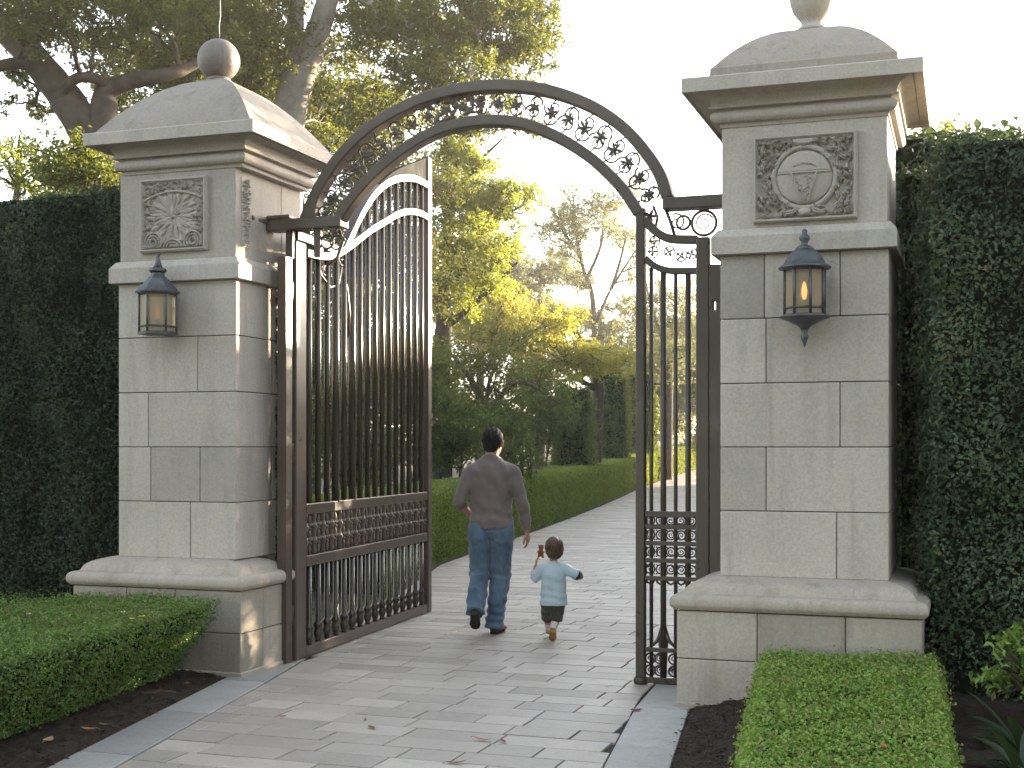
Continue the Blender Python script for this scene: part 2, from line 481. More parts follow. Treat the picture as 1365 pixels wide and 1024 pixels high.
# flush flagstone borders
for side in (-1, 1):
    kb = MB(); y = -8.5
    W = .33
    lim = 1.2 if side > 0 else 1.35
    while y < lim:
        L = min(1.05, lim - y + .01)
        y0, y1 = y + .003, y + L - .003
        ed = path_left if side < 0 else path_right
        a0, a1 = float(ed(y0)), float(ed(y1))
        o0, o1 = a0 + side * W, a1 + side * W
        i0, i1 = a0 + side * .004, a1 + side * .004
        if side < 0: x00, x10, x01, x11 = o0, i0, o1, i1
        else: x00, x10, x01, x11 = i0, o0, i1, o1
        c = .004; zt = .006
        v = [(x00, y0, -.03), (x10, y0, -.03), (x11, y1, -.03), (x01, y1, -.03), (x00, y0, zt - c), (x10, y0, zt - c), (x11, y1, zt - c), (x01, y1, zt - c),
             (x00 + c, y0 + c, zt), (x10 - c, y0 + c, zt), (x11 - c, y1 - c, zt), (x01 + c, y1 - c, zt)]
        f = [(8, 9, 10, 11)]
        for q in range(4):
            r = (q + 1) % 4
            f += [(q, r, 4 + r, 4 + q), (4 + q, 4 + r, 8 + r, 8 + q)]
        kb.add(v, f); y += L
    tag(kb.build('kerb', M['border']), None, None, kind='structure')


# soil beds: bumpy sheets plus bark chips
def soil_bed(name, x0f, x1f, y0, y1, zf, step=.045):
    yy = np.arange(y0, y1, step); V = []; n = 0
    nx = int(max(abs(x1f(y) - x0f(y)) for y in yy) / step) + 1
    for y in yy:
        for t in np.linspace(0, 1, nx):
            x = x0f(y) + (x1f(y) - x0f(y)) * t
            V.append((x, y, zf(x, y, t) + rng.normal(0, .006)))
    Q = [(j * nx + i, j * nx + i + 1, (j + 1) * nx + i + 1, (j + 1) * nx + i) for j in range(len(yy) - 1) for i in range(nx - 1)]
    V = np.array(V)
    o = np_mesh(name, V, np.array(Q), M['soil'], smooth=True); tag(o, None, None, kind='structure')
    return V


lv = soil_bed('soil_bed', lambda y: float(path_left(y)) - .335, lambda y: -4.4, -5.0, .6, lambda x, y, t: .0 + .03 * min(1, t * 10))
rv = soil_bed('soil_bed', lambda y: float(path_right(y)) + .335, lambda y: 5.0, -5.0, 1.6, lambda x, y, t: .0 + .16 * min(1, t * 5) - .06 * min(1, max(0, (t - .2) * 3)))


def chips(name, P, n, label):
    idx = rng.integers(0, len(P), n); C_ = P[idx] + rng.normal(0, .02, (n, 3)) * np.array([1, 1, .1]) + np.array([0, 0, .006])
    nn = rnd_unit(n) * .5 + np.array([0, 0, 1.0]); V, Q, t = leaf_arrays(C_, nn, rng.uniform(.012, .035, n), .5, .1)
    o = np_mesh(name, V, Q, M['chip'], tint=t); tag(o, label, 'mulch', kind='stuff')


def leaf_arrays(P, Nn, size, aspect=.55, fold=.18):
    """one bent quad per leaf"""
    n = len(P)
    Nn = Nn / (np.linalg.norm(Nn, axis=1)[:, None] + 1e-9)
    r = rnd_unit(n); T = np.cross(Nn, r); T /= np.linalg.norm(T, axis=1)[:, None] + 1e-9
    B = np.cross(Nn, T)
    L = size[:, None]; W = L * aspect
    V = np.empty((n, 4, 3))
    V[:, 0] = P - T * L * .5; V[:, 2] = P + T * L * .5 - Nn * L * fold * .6
    V[:, 1] = P + B * W * .5 + Nn * L * fold; V[:, 3] = P - B * W * .5 + Nn * L * fold
    Q = np.arange(n * 4).reshape(n, 4)
    return V.reshape(-1, 3), Q, rng.random(n)


chips('bark_mulch', lv[lv[:, 0] > -2.4], 2500, 'dark bark mulch between left border stones and box hedge')
chips('bark_mulch', rv[rv[:, 0] < 2.6], 5000, 'dark bark mulch sloping between right border stones and box hedge')


# ------------------------------------------------------------------ hedges
def vnoise(P, k, seed=0):
    """cheap smooth noise by sums of sines"""
    r = np.random.default_rng(seed); s = np.zeros(len(P))
    for i in range(6):
        d = r.normal(size=3) * k * (1 + .5 * i); s += np.sin(P @ d + r.uniform(0, 6.28)) / (1 + .4 * i)
    return s / 3.2


def hedge(name, label, poly, z0, z1, dens, lsize, mat, group=None, aspect=.6, bump=.05, round_=.08, cores=True, fade=None, faces=None, parent_cat='hedge',
          zfun=None, shear=0.0, jitter=.03, upk=.25, tuft=0.0):
    """clipped hedge: footprint polygon (counter-clockwise), leaf-sized faces over its sides and top, dark twigs within"""
    poly = np.array(poly, float); m = len(poly)
    Ps, Ns = [], []
    h = z1 - z0
    cen = poly.mean(0)
    for i in range(m):
        if faces is not None and i not in faces: continue
        a, b = poly[i], poly[(i + 1) % m]; L = np.linalg.norm(b - a)
        t = (b - a) / L; nn = np.array([t[1], -t[0], 0])
        n = int(L * h * dens)
        u = rng.random(n); v = rng.random(n)
        P = np.empty((n, 3)); P[:, :2] = a + (b - a) * u[:, None]; P[:, 2] = z0 + h * v
        Nn = np.repeat(nn[None], n, 0)
        # round the top edge
        e = np.clip((P[:, 2] - (z1 - round_)) / round_, 0, 1)
        P -= nn * (round_ * (1 - np.sqrt(np.clip(1 - e * e, 0, 1))))[:, None]; Nn = Nn + np.array([0, 0, 1]) * e[:, None]
        e0 = np.clip((z0 + .12 * h - P[:, 2]) / (.12 * h), 0, 1); P -= nn * (e0 * .05)[:, None]
        Ps.append(P); Ns.append(Nn)
    # top
    lo, hi = poly.min(0), poly.max(0)
    n = int((hi - lo).prod() * dens * (1.8 if z1 > 3 else 1))
    P = np.empty((n, 3)); P[:, :2] = lo + (hi - lo) * rng.random((n, 2)); P[:, 2] = z1
    ins = np.ones(n, bool)
    for i in range(m):
        a, b = poly[i], poly[(i + 1) % m]; ins &= ((b[0] - a[0]) * (P[:, 1] - a[1]) - (b[1] - a[1]) * (P[:, 0] - a[0])) > 0
    P = P[ins]; Ps.append(P); Ns.append(np.repeat([[0, 0, 1.0]], len(P), 0))
    P = np.vstack(Ps); Nn = np.vstack(Ns)
    if fade is not None:
        keep = rng.random(len(P)) < fade(P); P = P[keep]; Nn = Nn[keep]
    Nu = Nn / np.linalg.norm(Nn, axis=1)[:, None]
    off = bump * vnoise(P, 3.5, 3) + bump * .6 * vnoise(P, 9, 5) + rng.normal(0, jitter, len(P))
    if tuft:
        off += tuft * np.abs(vnoise(P, 28, 9)) * (rng.random(len(P)) < .6)
    P = P + Nu * off[:, None]
    if zfun is not None: P[:, 2] += zfun(P)
    P[:, 0] += shear * (P[:, 2] - z0)
    V, Q, t = leaf_arrays(P, Nu * .75 + rnd_unit(len(P)) * .8 + np.array([0, 0, upk]), rng.uniform(.7, 1.3, len(P)) * lsize, aspect)
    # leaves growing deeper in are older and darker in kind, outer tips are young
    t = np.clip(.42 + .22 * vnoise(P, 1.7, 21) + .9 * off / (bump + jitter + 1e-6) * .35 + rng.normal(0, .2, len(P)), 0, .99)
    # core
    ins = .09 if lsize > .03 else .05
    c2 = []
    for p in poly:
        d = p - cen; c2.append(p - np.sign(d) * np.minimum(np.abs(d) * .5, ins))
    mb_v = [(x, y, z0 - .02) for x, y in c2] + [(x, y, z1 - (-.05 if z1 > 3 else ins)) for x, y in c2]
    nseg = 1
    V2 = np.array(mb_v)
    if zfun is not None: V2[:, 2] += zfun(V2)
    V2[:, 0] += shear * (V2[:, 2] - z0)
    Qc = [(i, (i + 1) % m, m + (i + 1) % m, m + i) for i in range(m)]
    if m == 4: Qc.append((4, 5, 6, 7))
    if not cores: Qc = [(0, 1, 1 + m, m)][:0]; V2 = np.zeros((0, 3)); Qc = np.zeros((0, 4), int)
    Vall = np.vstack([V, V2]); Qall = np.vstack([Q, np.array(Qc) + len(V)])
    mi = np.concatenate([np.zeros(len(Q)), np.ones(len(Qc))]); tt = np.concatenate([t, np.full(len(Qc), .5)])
    o = np_mesh(name, Vall, Qall, [mat, M['core']], tint=tt, mat_index=mi)
    return tag(o, label, parent_cat, group)


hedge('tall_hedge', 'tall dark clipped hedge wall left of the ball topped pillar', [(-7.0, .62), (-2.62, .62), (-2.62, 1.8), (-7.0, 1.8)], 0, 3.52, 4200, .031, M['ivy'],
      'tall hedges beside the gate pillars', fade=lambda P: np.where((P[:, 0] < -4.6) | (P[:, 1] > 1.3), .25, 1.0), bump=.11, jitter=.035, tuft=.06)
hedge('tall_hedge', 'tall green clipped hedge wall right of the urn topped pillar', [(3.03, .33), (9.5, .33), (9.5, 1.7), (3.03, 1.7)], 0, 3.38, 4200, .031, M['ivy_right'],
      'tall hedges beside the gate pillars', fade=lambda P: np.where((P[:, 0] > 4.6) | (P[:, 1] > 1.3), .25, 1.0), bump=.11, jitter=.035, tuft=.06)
hedge('hedge_return', 'dark leafy hedge strip squeezed between urn pillar and tall right hedge', [(2.72, 1.45), (3.16, 1.45), (3.16, 2.0), (2.72, 2.0)], 0, 3.42, 1100, .055, M['ivy'],
      None, bump=.06, jitter=.05)

# box hedges in front of the plinths
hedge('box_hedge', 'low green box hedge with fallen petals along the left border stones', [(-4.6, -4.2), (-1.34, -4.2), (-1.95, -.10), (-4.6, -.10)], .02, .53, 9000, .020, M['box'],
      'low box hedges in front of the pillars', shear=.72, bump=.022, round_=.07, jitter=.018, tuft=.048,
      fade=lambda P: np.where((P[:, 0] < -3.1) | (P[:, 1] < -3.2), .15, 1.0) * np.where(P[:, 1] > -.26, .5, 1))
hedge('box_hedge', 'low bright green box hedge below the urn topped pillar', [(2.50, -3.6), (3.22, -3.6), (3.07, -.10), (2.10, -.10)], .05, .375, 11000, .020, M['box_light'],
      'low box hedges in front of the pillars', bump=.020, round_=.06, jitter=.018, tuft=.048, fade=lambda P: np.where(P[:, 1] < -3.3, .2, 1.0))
# stems under the left box hedge
# low clipped hedge along the far path
def low_hedge():
    y = np.concatenate([np.arange(5.0, 30, .12), np.arange(30, 66, .25)])
    Ps, Ns = [], []
    def emit(xa, ya, n, side):
        pass
    V2 = []; Qc = []
    hgt = .98
    for k, (ya, yb) in enumerate(zip(y[:-1], y[1:])):
        d = math.hypot(ya + 8, path_left(ya) - 3.2)
        dens = 2600 * min(1, (20 / d) ** 1.5)
        for face in ('f', 't'):
            wdt = hgt if face == 'f' else 1.15
            n = int(wdt * (yb - ya) * 1.05 * dens) + 1
            u = rng.random(n); yy_ = ya + (yb - ya) * u
            xe = path_left(yy_) - .14; v = rng.random(n)
            if face == 'f':
                e = np.clip((v - .92) / .08, 0, 1)
                P = np.stack([xe - .06 * e * e, yy_, v * hgt + terrain(yy_)], -1); Nn = np.stack([np.ones(n), np.full(n, .15), e], -1)
            else:
                P = np.stack([xe - .05 - v * wdt, yy_, hgt + terrain(yy_)], -1); Nn = np.repeat([[0, 0, 1.0]], n, 0)
            Ps.append(P); Ns.append(Nn)
    P = np.vstack(Ps); Nn = np.vstack(Ns); Nn /= np.linalg.norm(Nn, axis=1)[:, None]
    dist = np.hypot(P[:, 0] - CAM[0], P[:, 1] - CAM[1])
    off = .035 * vnoise(P, 3, 2) + rng.normal(0, .02, len(P))
    P = P + Nn * off[:, None]
    V, Q, t = leaf_arrays(P, Nn * .7 + rnd_unit(len(P)) * .8, rng.uniform(.7, 1.3, len(P)) * .042 * np.maximum(1, dist / 20), .6)
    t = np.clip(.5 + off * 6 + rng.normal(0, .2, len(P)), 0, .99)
    for k, yk in enumerate(np.arange(5, 66, 1.0)):
        x1 = float(path_left(yk)) - .22; x0 = x1 - 1.15; z = float(terrain(yk))
        V2 += [(x0, yk, z), (x1, yk, z), (x1, yk, z + hgt - .08), (x0, yk, z + hgt - .08)]
        if k:
            a = 4 * (k - 1); b = 4 * k
            Qc += [(a + 1, b + 1, b + 2, a + 2), (a + 2, b + 2, b + 3, a + 3)]
        else: Qc.append((0, 1, 2, 3))
    Qall = np.vstack([Q, np.array(Qc) + len(V)]); Vall = np.vstack([V, np.array(V2)])
    o = np_mesh('low_hedge', Vall, Qall, [M['lowhedge'], M['core']], tint=np.concatenate([t, np.full(len(Qc), .5)]),
                mat_index=np.concatenate([np.zeros(len(Q)), np.ones(len(Qc))]))
    tag(o, 'waist high clipped hedge curving along the left edge of the far path', 'hedge')


low_hedge()

#@@PILLARS
# ------------------------------------------------------------------ pillars
def prof_curve(pts, n=5):
    return [tuple(p) for p in spline(pts, n)]


def courses(mb, cx, cy, half, zs, joints, gap=.005, rear=None, frac=None):
    """ashlar blocks: each course split across the front at the given fractions, other sides alternate"""
    for k in range(len(zs) - 1):
        z0, z1 = zs[k] + gap / 2, zs[k + 1] - gap / 2
        cuts = [0] + list(joints[k]) + [1]
        for a, b in zip(cuts[:-1], cuts[1:]):
            x0 = cx - half + 2 * half * a + (gap / 2 if a > 0 else 0); x1 = cx - half + 2 * half * b - (gap / 2 if b < 1 else 0)
            mb.box(x0, x1, cy - half, cy + half * (frac if frac is not None else (.05 if k % 2 else -.2)), z0, z1)
        ym = cy + half * (frac if frac is not None else (.05 if k % 2 else -.2))
        if rear is None: mb.box(cx - half, cx + half, ym + gap, cy + half, z0, z1)
        else: mb.box(cx - half, cx + half, ym + gap, rear, z0, z1)
    mb.box(cx - half + .012, cx + half - .012, cy - half + .012, (cy + half if rear is None else rear) - .012, zs[0], zs[-1], tint=0.0, mat=1)


def relief(kind, w_, h_, n):
    """height field of a carved panel, in metres, u across, v up (-1..1)"""
    r = np.random.default_rng(11 if kind == 'star' else 23 if kind == 'urn' else 5)
    nu = n; nv = max(12, int(n * h_ / w_))
    u, v = np.meshgrid(np.linspace(-1, 1, nu), np.linspace(-1, 1, nv))
    asp = w_ / h_
    U = u * asp
    H = np.zeros_like(u)

    def leaf(cu, cv, a, L, W, hgt, ridge=.35):
        du, dv = U - cu, v - cv
        x = du * math.cos(a) + dv * math.sin(a); y = -du * math.sin(a) + dv * math.cos(a)
        y2 = y - .35 * x * x / L * (1 if hgt > 0 else -1)
        q = 1 - (x / L) ** 2 - (y2 / W) ** 2
        hh = np.where(q > 0, abs(hgt) * np.sqrt(np.clip(q, 0, 1)) * (1 - ridge * np.exp(-(y2 / (W * .22)) ** 2)), 0)
        np.maximum(H, hh, out=H)

    def ring(cu, cv, R, wd, hgt, a0=None, a1=None):
        d = np.hypot(U - cu, v - cv); q = 1 - ((d - R) / wd) ** 2
        hh = np.where(q > 0, hgt * np.sqrt(np.clip(q, 0, 1)), 0)
        if a0 is not None:
            an = np.arctan2(v - cv, U - cu); hh = np.where((an > a0) & (an < a1), hh, 0)
        np.maximum(H, hh, out=H)

    if kind == 'star':
        R = np.hypot(U, v + .02); A = np.arctan2(v + .02, U)
        H += np.where(R < .74, .008 + .007 * np.cos(A * 14 + 1.6 * np.sin(R * 5)) * np.clip(R * 2.2, 0, 1) + .004 * np.cos(A * 31 + R * 9) * np.clip(R * 1.6, 0, 1), 0)
        for k in range(22):
            a = k * 2 * math.pi / 22 + r.uniform(-.1, .1); leaf(.42 * math.cos(a), .42 * math.sin(a) - .02, a + r.uniform(-.15, .15), .26 + r.uniform(-.06, .08), .045, .017)
        leaf(0, .06, math.pi / 2, .2, .07, .030, 0); leaf(0, -.06, .0, .10, .035, .022, 0)
        leaf(.14, .03, .5, .12, .03, .02); leaf(-.14, .03, 2.6, .12, .03, .02)
        ring(0, -1.35, 1.98, .045, .024, 1.1, 2.05)
        for k in range(420):
            cu, cv = r.uniform(-.95, .95, 2)
            if cv > .62 + .0 * cu or abs(cu) > .66 or (cv < -.62) or math.hypot(cu, cv) > .86:
                leaf(cu, cv, r.uniform(0, 6.28), r.uniform(.06, .13), r.uniform(.025, .05), r.choice([-1, 1]) * r.uniform(.016, .032), .6)
        for cu in (-.62, .62):
            for rr in (.10, .18, .26): ring(cu, -.74, rr, .028, .026)
        for rr in (.14, .22, .30): ring(0, -.98, rr, .03, .028)
    elif kind == 'urn':
        R = np.hypot(U / 1.02, v)
        H += np.where(R < .62, .014 + .022 * np.sqrt(np.clip(1 - (R / .62) ** 2, 0, 1)), 0)
        H = np.where((R < .60) & (np.abs(v - .10) < .016), H + .008, H)
        H = np.where((R < .60) & (v > .13), H + .006, H)
        tri = (R < .56) & (v < .08) & (np.abs(U) < .05 + .30 * (v + .6))
        H = np.where(tri, H - .003, H)
        for s in (-1, 1):
            q = np.abs(np.abs(U) - (.06 + .33 * (v + .6))); H = np.where((q < .018) & (v < .08) & (R < .58), H + .007, H)
        base = H.copy()
        for k in range(60):
            cu, cv = r.uniform(-.24, .24), r.uniform(-.52, .06)
            if abs(cu) < .04 + .28 * (cv + .6): leaf(cu, cv, r.uniform(0, 6.28), r.uniform(.03, .06), .018, .042 + r.uniform(-.004, .008), .3)
        for k in range(26):
            cu = -.26 + .52 * k / 25; leaf(cu, .24 + .05 * math.cos(cu * 7) + r.uniform(-.02, .03), r.uniform(.6, 2.4), r.uniform(.02, .045), .014, .045 + r.uniform(0, .006), 0)
        ring(0, 0, .70, .07, .026)
        for k in range(420):
            cu, cv = r.uniform(-asp * .95, asp * .95), r.uniform(-.93, .93)
            d = math.hypot(cu / 1.02, cv)
            if d > .66:
                leaf(cu, cv, math.atan2(cv, cu) + r.choice([-1, 1]) * r.uniform(.5, 1.8), r.uniform(.05, .13), r.uniform(.025, .055), r.choice([-1, 1]) * r.uniform(.018, .042), .6)
        leaf(0, .80, 0, .30, .10, .046, .1)
        leaf(0, -.82, 0, .16, .12, .048, .0); leaf(-.3, -.80, .3, .2, .07, .04); leaf(.3, -.80, -.3, .2, .07, .04)
    else:
        for k in range(160):
            leaf(r.uniform(-.8, .8) * asp, r.uniform(-.96, .96), r.uniform(0, 6.28), r.uniform(.02, .05), r.uniform(.012, .022), r.choice([-1, 1]) * r.uniform(.012, .026), .5)
    # raised frame
    fw = .10 if kind != 'strip' else .0
    if fw:
        e = np.maximum(np.abs(U) - (asp - fw), np.abs(v) - (1 - fw))
        H = np.where(e > 0, np.where(e < .03, .012, np.where(e < .075, .030, .022)), H * np.clip(-e / .02, 0, 1))
    return u, v, H


def carved_panel(kind, x0, x1, y, z0, z1, parent, n=190, face='front', depth=.030):
    w_, h_ = x1 - x0, z1 - z0
    u, v, H = relief(kind, w_, h_, n)
    X = x0 + (u + 1) / 2 * w_; Z = z0 + (v + 1) / 2 * h_
    nv, nu = u.shape
    if face == 'front': P = np.stack([X, y - H * 1.25 - .004, Z], -1).reshape(-1, 3)
    else: P = np.stack([y + H * 1.3 + .004, X, Z], -1).reshape(-1, 3)
    idx = np.arange(nv * nu).reshape(nv, nu)
    Q = np.stack([idx[:-1, :-1], idx[:-1, 1:], idx[1:, 1:], idx[1:, :-1]], -1).reshape(-1, 4)
    # skirt back to the wall
    ring_ = np.concatenate([idx[0, :-1], idx[:-1, -1], idx[-1, :0:-1], idx[:0:-1, 0]])
    B = P[ring_].copy()
    if face == 'front': B[:, 1] = y + .002
    else: B[:, 0] = y - .002
    o0 = len(P); P = np.vstack([P, B]); k = len(ring_)
    Q2 = np.array([(ring_[(i + 1) % k], ring_[i], o0 + i, o0 + (i + 1) % k) for i in range(k)])
    return np_mesh('carved_panel', P, np.vstack([Q, Q2]), M['carved'], tint=np.full(len(Q) + k, .5), smooth=True, parent=parent)


def pillar(cx, label, side):
    cy = .71
    t = thing('gate_pillar', label, 'pillar', (0, 0, 0), 0, 'stone gate pillars')
    cx0 = cx; cs = cx + (.045 if side < 0 else .015); cc = cx + (.095 if side < 0 else .015)
    hp = .69 if side < 0 else .72
    hs = .49 if side < 0 else .505
    # plinth: two courses and a footing
    m = MB()
    zs = [-.05, .30, .595]
    courses(m, cx, cy, hp, zs, [[.58], [.33, .62]] if side < 0 else [[.60], [.34, .70]], rear=.715 if side < 0 else None, frac=-.55 if side < 0 else None)
    cut = .347 if side < 0 else 0.0      # the left plinth stops short of the swinging leaf
    m.square([(hp + .014, hp + .014 - cut, -.06), (hp + .014, hp + .014 - cut, .028), (hp + .010, hp + .010 - cut, .034), (hp + .0, hp - cut, .034)], cx, cy - cut)
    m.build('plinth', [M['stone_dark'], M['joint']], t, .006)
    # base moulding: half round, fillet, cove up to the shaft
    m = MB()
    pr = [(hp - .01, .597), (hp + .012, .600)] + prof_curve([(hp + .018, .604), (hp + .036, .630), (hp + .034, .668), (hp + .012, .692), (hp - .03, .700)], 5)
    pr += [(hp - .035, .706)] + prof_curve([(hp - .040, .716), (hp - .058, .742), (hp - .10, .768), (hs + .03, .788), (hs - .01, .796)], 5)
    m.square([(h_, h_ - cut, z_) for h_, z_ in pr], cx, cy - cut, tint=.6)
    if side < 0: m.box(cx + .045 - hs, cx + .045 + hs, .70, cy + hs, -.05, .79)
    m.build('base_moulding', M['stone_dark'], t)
    # shaft
    m = MB()
    courses(m, cs, cy, hs, [.792, 1.20, 1.595, 1.99, 2.39, 2.785],
            [[.62], [.28, .70], [.26], [.68], []] if side < 0 else [[.70], [.28], [.72], [.28], [.27, .72]])
    m.build('shaft', [M['stone'], M['joint']], t, .005)
    # band
    m = MB()
    m.square([(hs, 2.785), (hs + .045, 2.787), (hs + .050, 2.79), (hs + .050, 2.895), (hs + .044, 2.905), (hs + .012, 2.945), (hs - .01, 2.95)], cs, cy, tint=.5)
    m.build('string_course', M['stone'], t)
    # frieze block
    hf = hs - .008
    m = MB()
    m.box(cs - hf, cs + hf, cy - hf, cy + hf * .38, 2.948, 3.60); m.box(cs - hf, cs + hf, cy + hf * .38 + .004, cy + hf, 2.948, 3.60)
    m.build('frieze', M['stone'], t, .005)
    # cornice
    m = MB()
    hc = .695 if side < 0 else .71
    pr = [(hf - .005, 3.580), (hf + .010, 3.582), (hf + .012, 3.604), (hf + .030, 3.606)] + prof_curve([(hf + .044, 3.610), (hf + .060, 3.628), (hf + .062, 3.652), (hf + .046, 3.672)], 5)
    pr += [(hf + .026, 3.678), (hf + .026, 3.690), (hf + .072, 3.692), (hf + .074, 3.704), (hf + .060, 3.706)]
    pr += prof_curve([(hf + .060, 3.710), (hf + .066, 3.738), (hf + .088, 3.764), (hc - .062, 3.782)], 6) + [(hc - .060, 3.790), (hc - .012, 3.792), (hc - .008, 3.772), (hc, 3.770), (hc, 3.852), (hc - .006, 3.860), (hc - .05, 3.863)]
    m.square(pr, cc, cy, tint=.55)
    m.build('cornice', M['stone'], t)
    # cap
    m = MB()
    if side < 0:
        pr = [(.640, 3.862), (.640, 3.878)] + [(.635 * q, 3.880 + .475 * (1 - q ** 1.85)) for q in np.linspace(1, .17, 16)]
        m.square(pr, cc, cy, tint=.45)
        m.square([(.118, 4.300), (.122, 4.306), (.122, 4.338), (.085, 4.352), (.08, 4.352)], cc, cy)
    else:
        pr = [(.565, 3.862), (.560, 3.945), (.552, 3.952)] + [(.548 * q, 3.955 + .325 * (1 - q ** 2.1)) for q in np.linspace(1, .08, 16)]
        m.square(pr, cc, cy, tint=.45)
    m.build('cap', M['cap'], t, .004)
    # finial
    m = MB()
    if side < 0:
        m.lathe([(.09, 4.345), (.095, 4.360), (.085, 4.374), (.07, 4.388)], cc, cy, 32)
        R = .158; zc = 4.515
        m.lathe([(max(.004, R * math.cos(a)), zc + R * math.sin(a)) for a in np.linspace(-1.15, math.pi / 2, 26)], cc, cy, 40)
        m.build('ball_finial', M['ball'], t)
        m = MB(); m.sweep([(cc, cy, zc + R - .01), (cc, cy, zc + R + .10), (cc + .012, cy, zc + R + .18), (cc - .004, cy, zc + R + .95)], [.010, .006, .006, .005], 8)
        m.build('rod', M['lead'], t)
    else:
        prf = [(.10, 4.277), (.102, 4.293), (.085, 4.305), (.068, 4.320), (.066, 4.340), (.082, 4.360)] + \
              [(r_, z_) for r_, z_ in spline([(.085, 4.363), (.118, 4.410), (.140, 4.475), (.146, 4.545), (.136, 4.625), (.105, 4.705), (.055, 4.765), (.02, 4.795), (.004, 4.805)], 5)]
        m.lathe(prf, cc, cy, 40)
        m.build('urn_finial', M['stone'], t)
    yf = cy - hf
    if side < 0:
        carved_panel('star', cs - .295, cs + .260, yf, 3.005, 3.535, t)
        carved_panel('strip', yf + .075, yf + .185, cs + hf, 3.03, 3.53, t, n=40, face='side')
    else:
        carved_panel('urn', cs - .300, cs + .325, yf, 2.975, 3.505, t)
    return t


PL, PR = -2.20, 2.275
pillar(PL, 'left stone pillar with ball finial and sunburst carved panel', -1)
pillar(PR, 'right stone pillar with urn finial and wreath carved panel', 1)


hedge('climbing_ivy', 'dark climbing ivy on the ball topped pillar behind the open gate leaf', [(-1.70, .80), (-1.640, .80), (-1.640, 1.30), (-1.70, 1.30)], 0, 2.75, 2600, .045, M['ivy'], None, bump=.012, round_=.04, jitter=.012, cores=False, faces=(0, 1, 2), parent_cat='ivy')


# ------------------------------------------------------------------ lanterns
def lantern(cx, wall_y, zc, label, kind):
    t = thing('wall_lantern', label, 'lantern', (cx, wall_y, zc), 0, 'wall lanterns on the gate pillars')
    oy = -.165
    n = 6 if kind == 'hex' else 8
    R = .128 if kind == 'hex' else .122
    ph = math.pi / 6 if kind == 'hex' else math.pi / 8
    zb, zt = -.15, .13
    # roof
    m = MB()
    if kind == 'hex':
        m.lathe([(R + .026, zt), (R + .030, zt + .012), (R + .020, zt + .018), (.062, zt + .115), (.050, zt + .125), (.046, zt + .150)], 0, oy, n, 0, False, ph)
        m.lathe([(.05, zt + .148), (.062, zt + .156), (.062, zt + .172), (.044, zt + .182)], 0, oy, 20)
        m.sweep([(0, oy, zt + .178), (.004, oy, zt + .215), (-.002, oy, zt + .262), (.018, oy, zt + .285), (.03, oy, zt + .29)], [.036, .022, .012, .006, .003], 8)
    else:
        m.lathe([(R + .030, zt), (R + .034, zt + .010), (R + .020, zt + .020)] + [(R + .005 - .085 * (a / 1.4) ** 1.3, zt + .02 + .10 * math.sin(a)) for a in np.linspace(.1, 1.4, 8)] + [(.03, zt + .122)], 0, oy, 24, 0, True)
        m.lathe([(.052, zt + .112), (.056, zt + .120), (.044, zt + .134), (.020, zt + .146), (.018, zt + .16), (.032, zt + .178), (.030, zt + .196), (.014, zt + .21), (.018, zt + .226), (.010, zt + .238), (.002, zt + .242)], 0, oy, 20)
    m.build('roof', M['lead'], t)
    # frame
    m = MB()
    V = [(R * math.cos(ph + k * 2 * math.pi / n), oy + R * math.sin(ph + k * 2 * math.pi / n)) for k in range(n)]
    for k in range(n):
        a, b = V[k], V[(k + 1) % n]
        m.sweep([(a[0], a[1], zb), (a[0], a[1], zt + .005)], .0085, 6)
        for z in (zb + .004, zb + .045, zt - .006):
            m.sweep([(a[0], a[1], z), (b[0], b[1], z)], .007, 6)
    if kind == 'hex':
        m.lathe([(R + .012, zb - .012), (R + .012, zb)], 0, oy, n, 0, False, ph)
    else:
        m.lathe([(.018, zb - .085), (.04, zb - .06), (R - .02, zb - .028), (R + .026, zb - .012), (R + .028, zb - .002), (R, zb + .006)], 0, oy, 24)
        m.lathe([(.003, zb - .185), (.010, zb - .165), (.022, zb - .135), (.024, zb - .12), (.014, zb - .105), (.022, zb - .09), (.02, zb - .08)], 0, oy, 14)
    m.build('frame', M['lead'], t)
    # panes
    m = MB()
    r2 = R * .97
    for k in range(n):
        a = ph + k * 2 * math.pi / n; b = ph + (k + 1) * 2 * math.pi / n
        p, q = (r2 * math.cos(a), oy + r2 * math.sin(a)), (r2 * math.cos(b), oy + r2 * math.sin(b))
        m.add([(p[0], p[1], zb + .005), (q[0], q[1], zb + .005), (q[0], q[1], zt), (p[0], p[1], zt)], [(0, 1, 2, 3)])
    m.build('glass', M['glass'], t)
    m = MB()
    m.lathe([(.012, zb + .0), (.016, zb + .02), (.016, zb + .09), (.012, zb + .095)], 0, oy, 12)
    m.build('candle_tube', M['white'], t)
    m = MB(); m.lathe([(.006, zb + .095), (.016, zb + .12), (.018, zb + .15), (.010, zb + .19), (.002, zb + .205)], 0, oy, 12)
    m.build('bulb', M['bulb'] if kind != 'hex' else M['bulb_dim'], t)
    # wall arm
    m = MB()
    m.lathe([(.055, 0), (.055, .012), (.04, .02)], 0, 0, 20)
    m.v = [(x, -z - .001, y + .03) for x, y, z in m.v]
    m.sweep([(0, -.01, .03), (0, -.05, .035), (0, oy + R * .8, .03)], .013, 8)
    m.sweep([(0, -.01, -.06), (0, -.03, -.10), (0, oy + R * .7, zb + .0)], .010, 8)
    m.build('bracket', M['lead'], t)
    return t


lantern(PL + .0, .71 - .49, 2.555, 'lead lantern with hexagonal pointed roof on the ball topped pillar', 'hex')
lantern(PR + .045, .71 - .505, 2.53, 'round roofed lantern with glowing bulb on the urn topped pillar', 'oct')

#@@GATE
# ------------------------------------------------------------------ ironwork
GY = .72


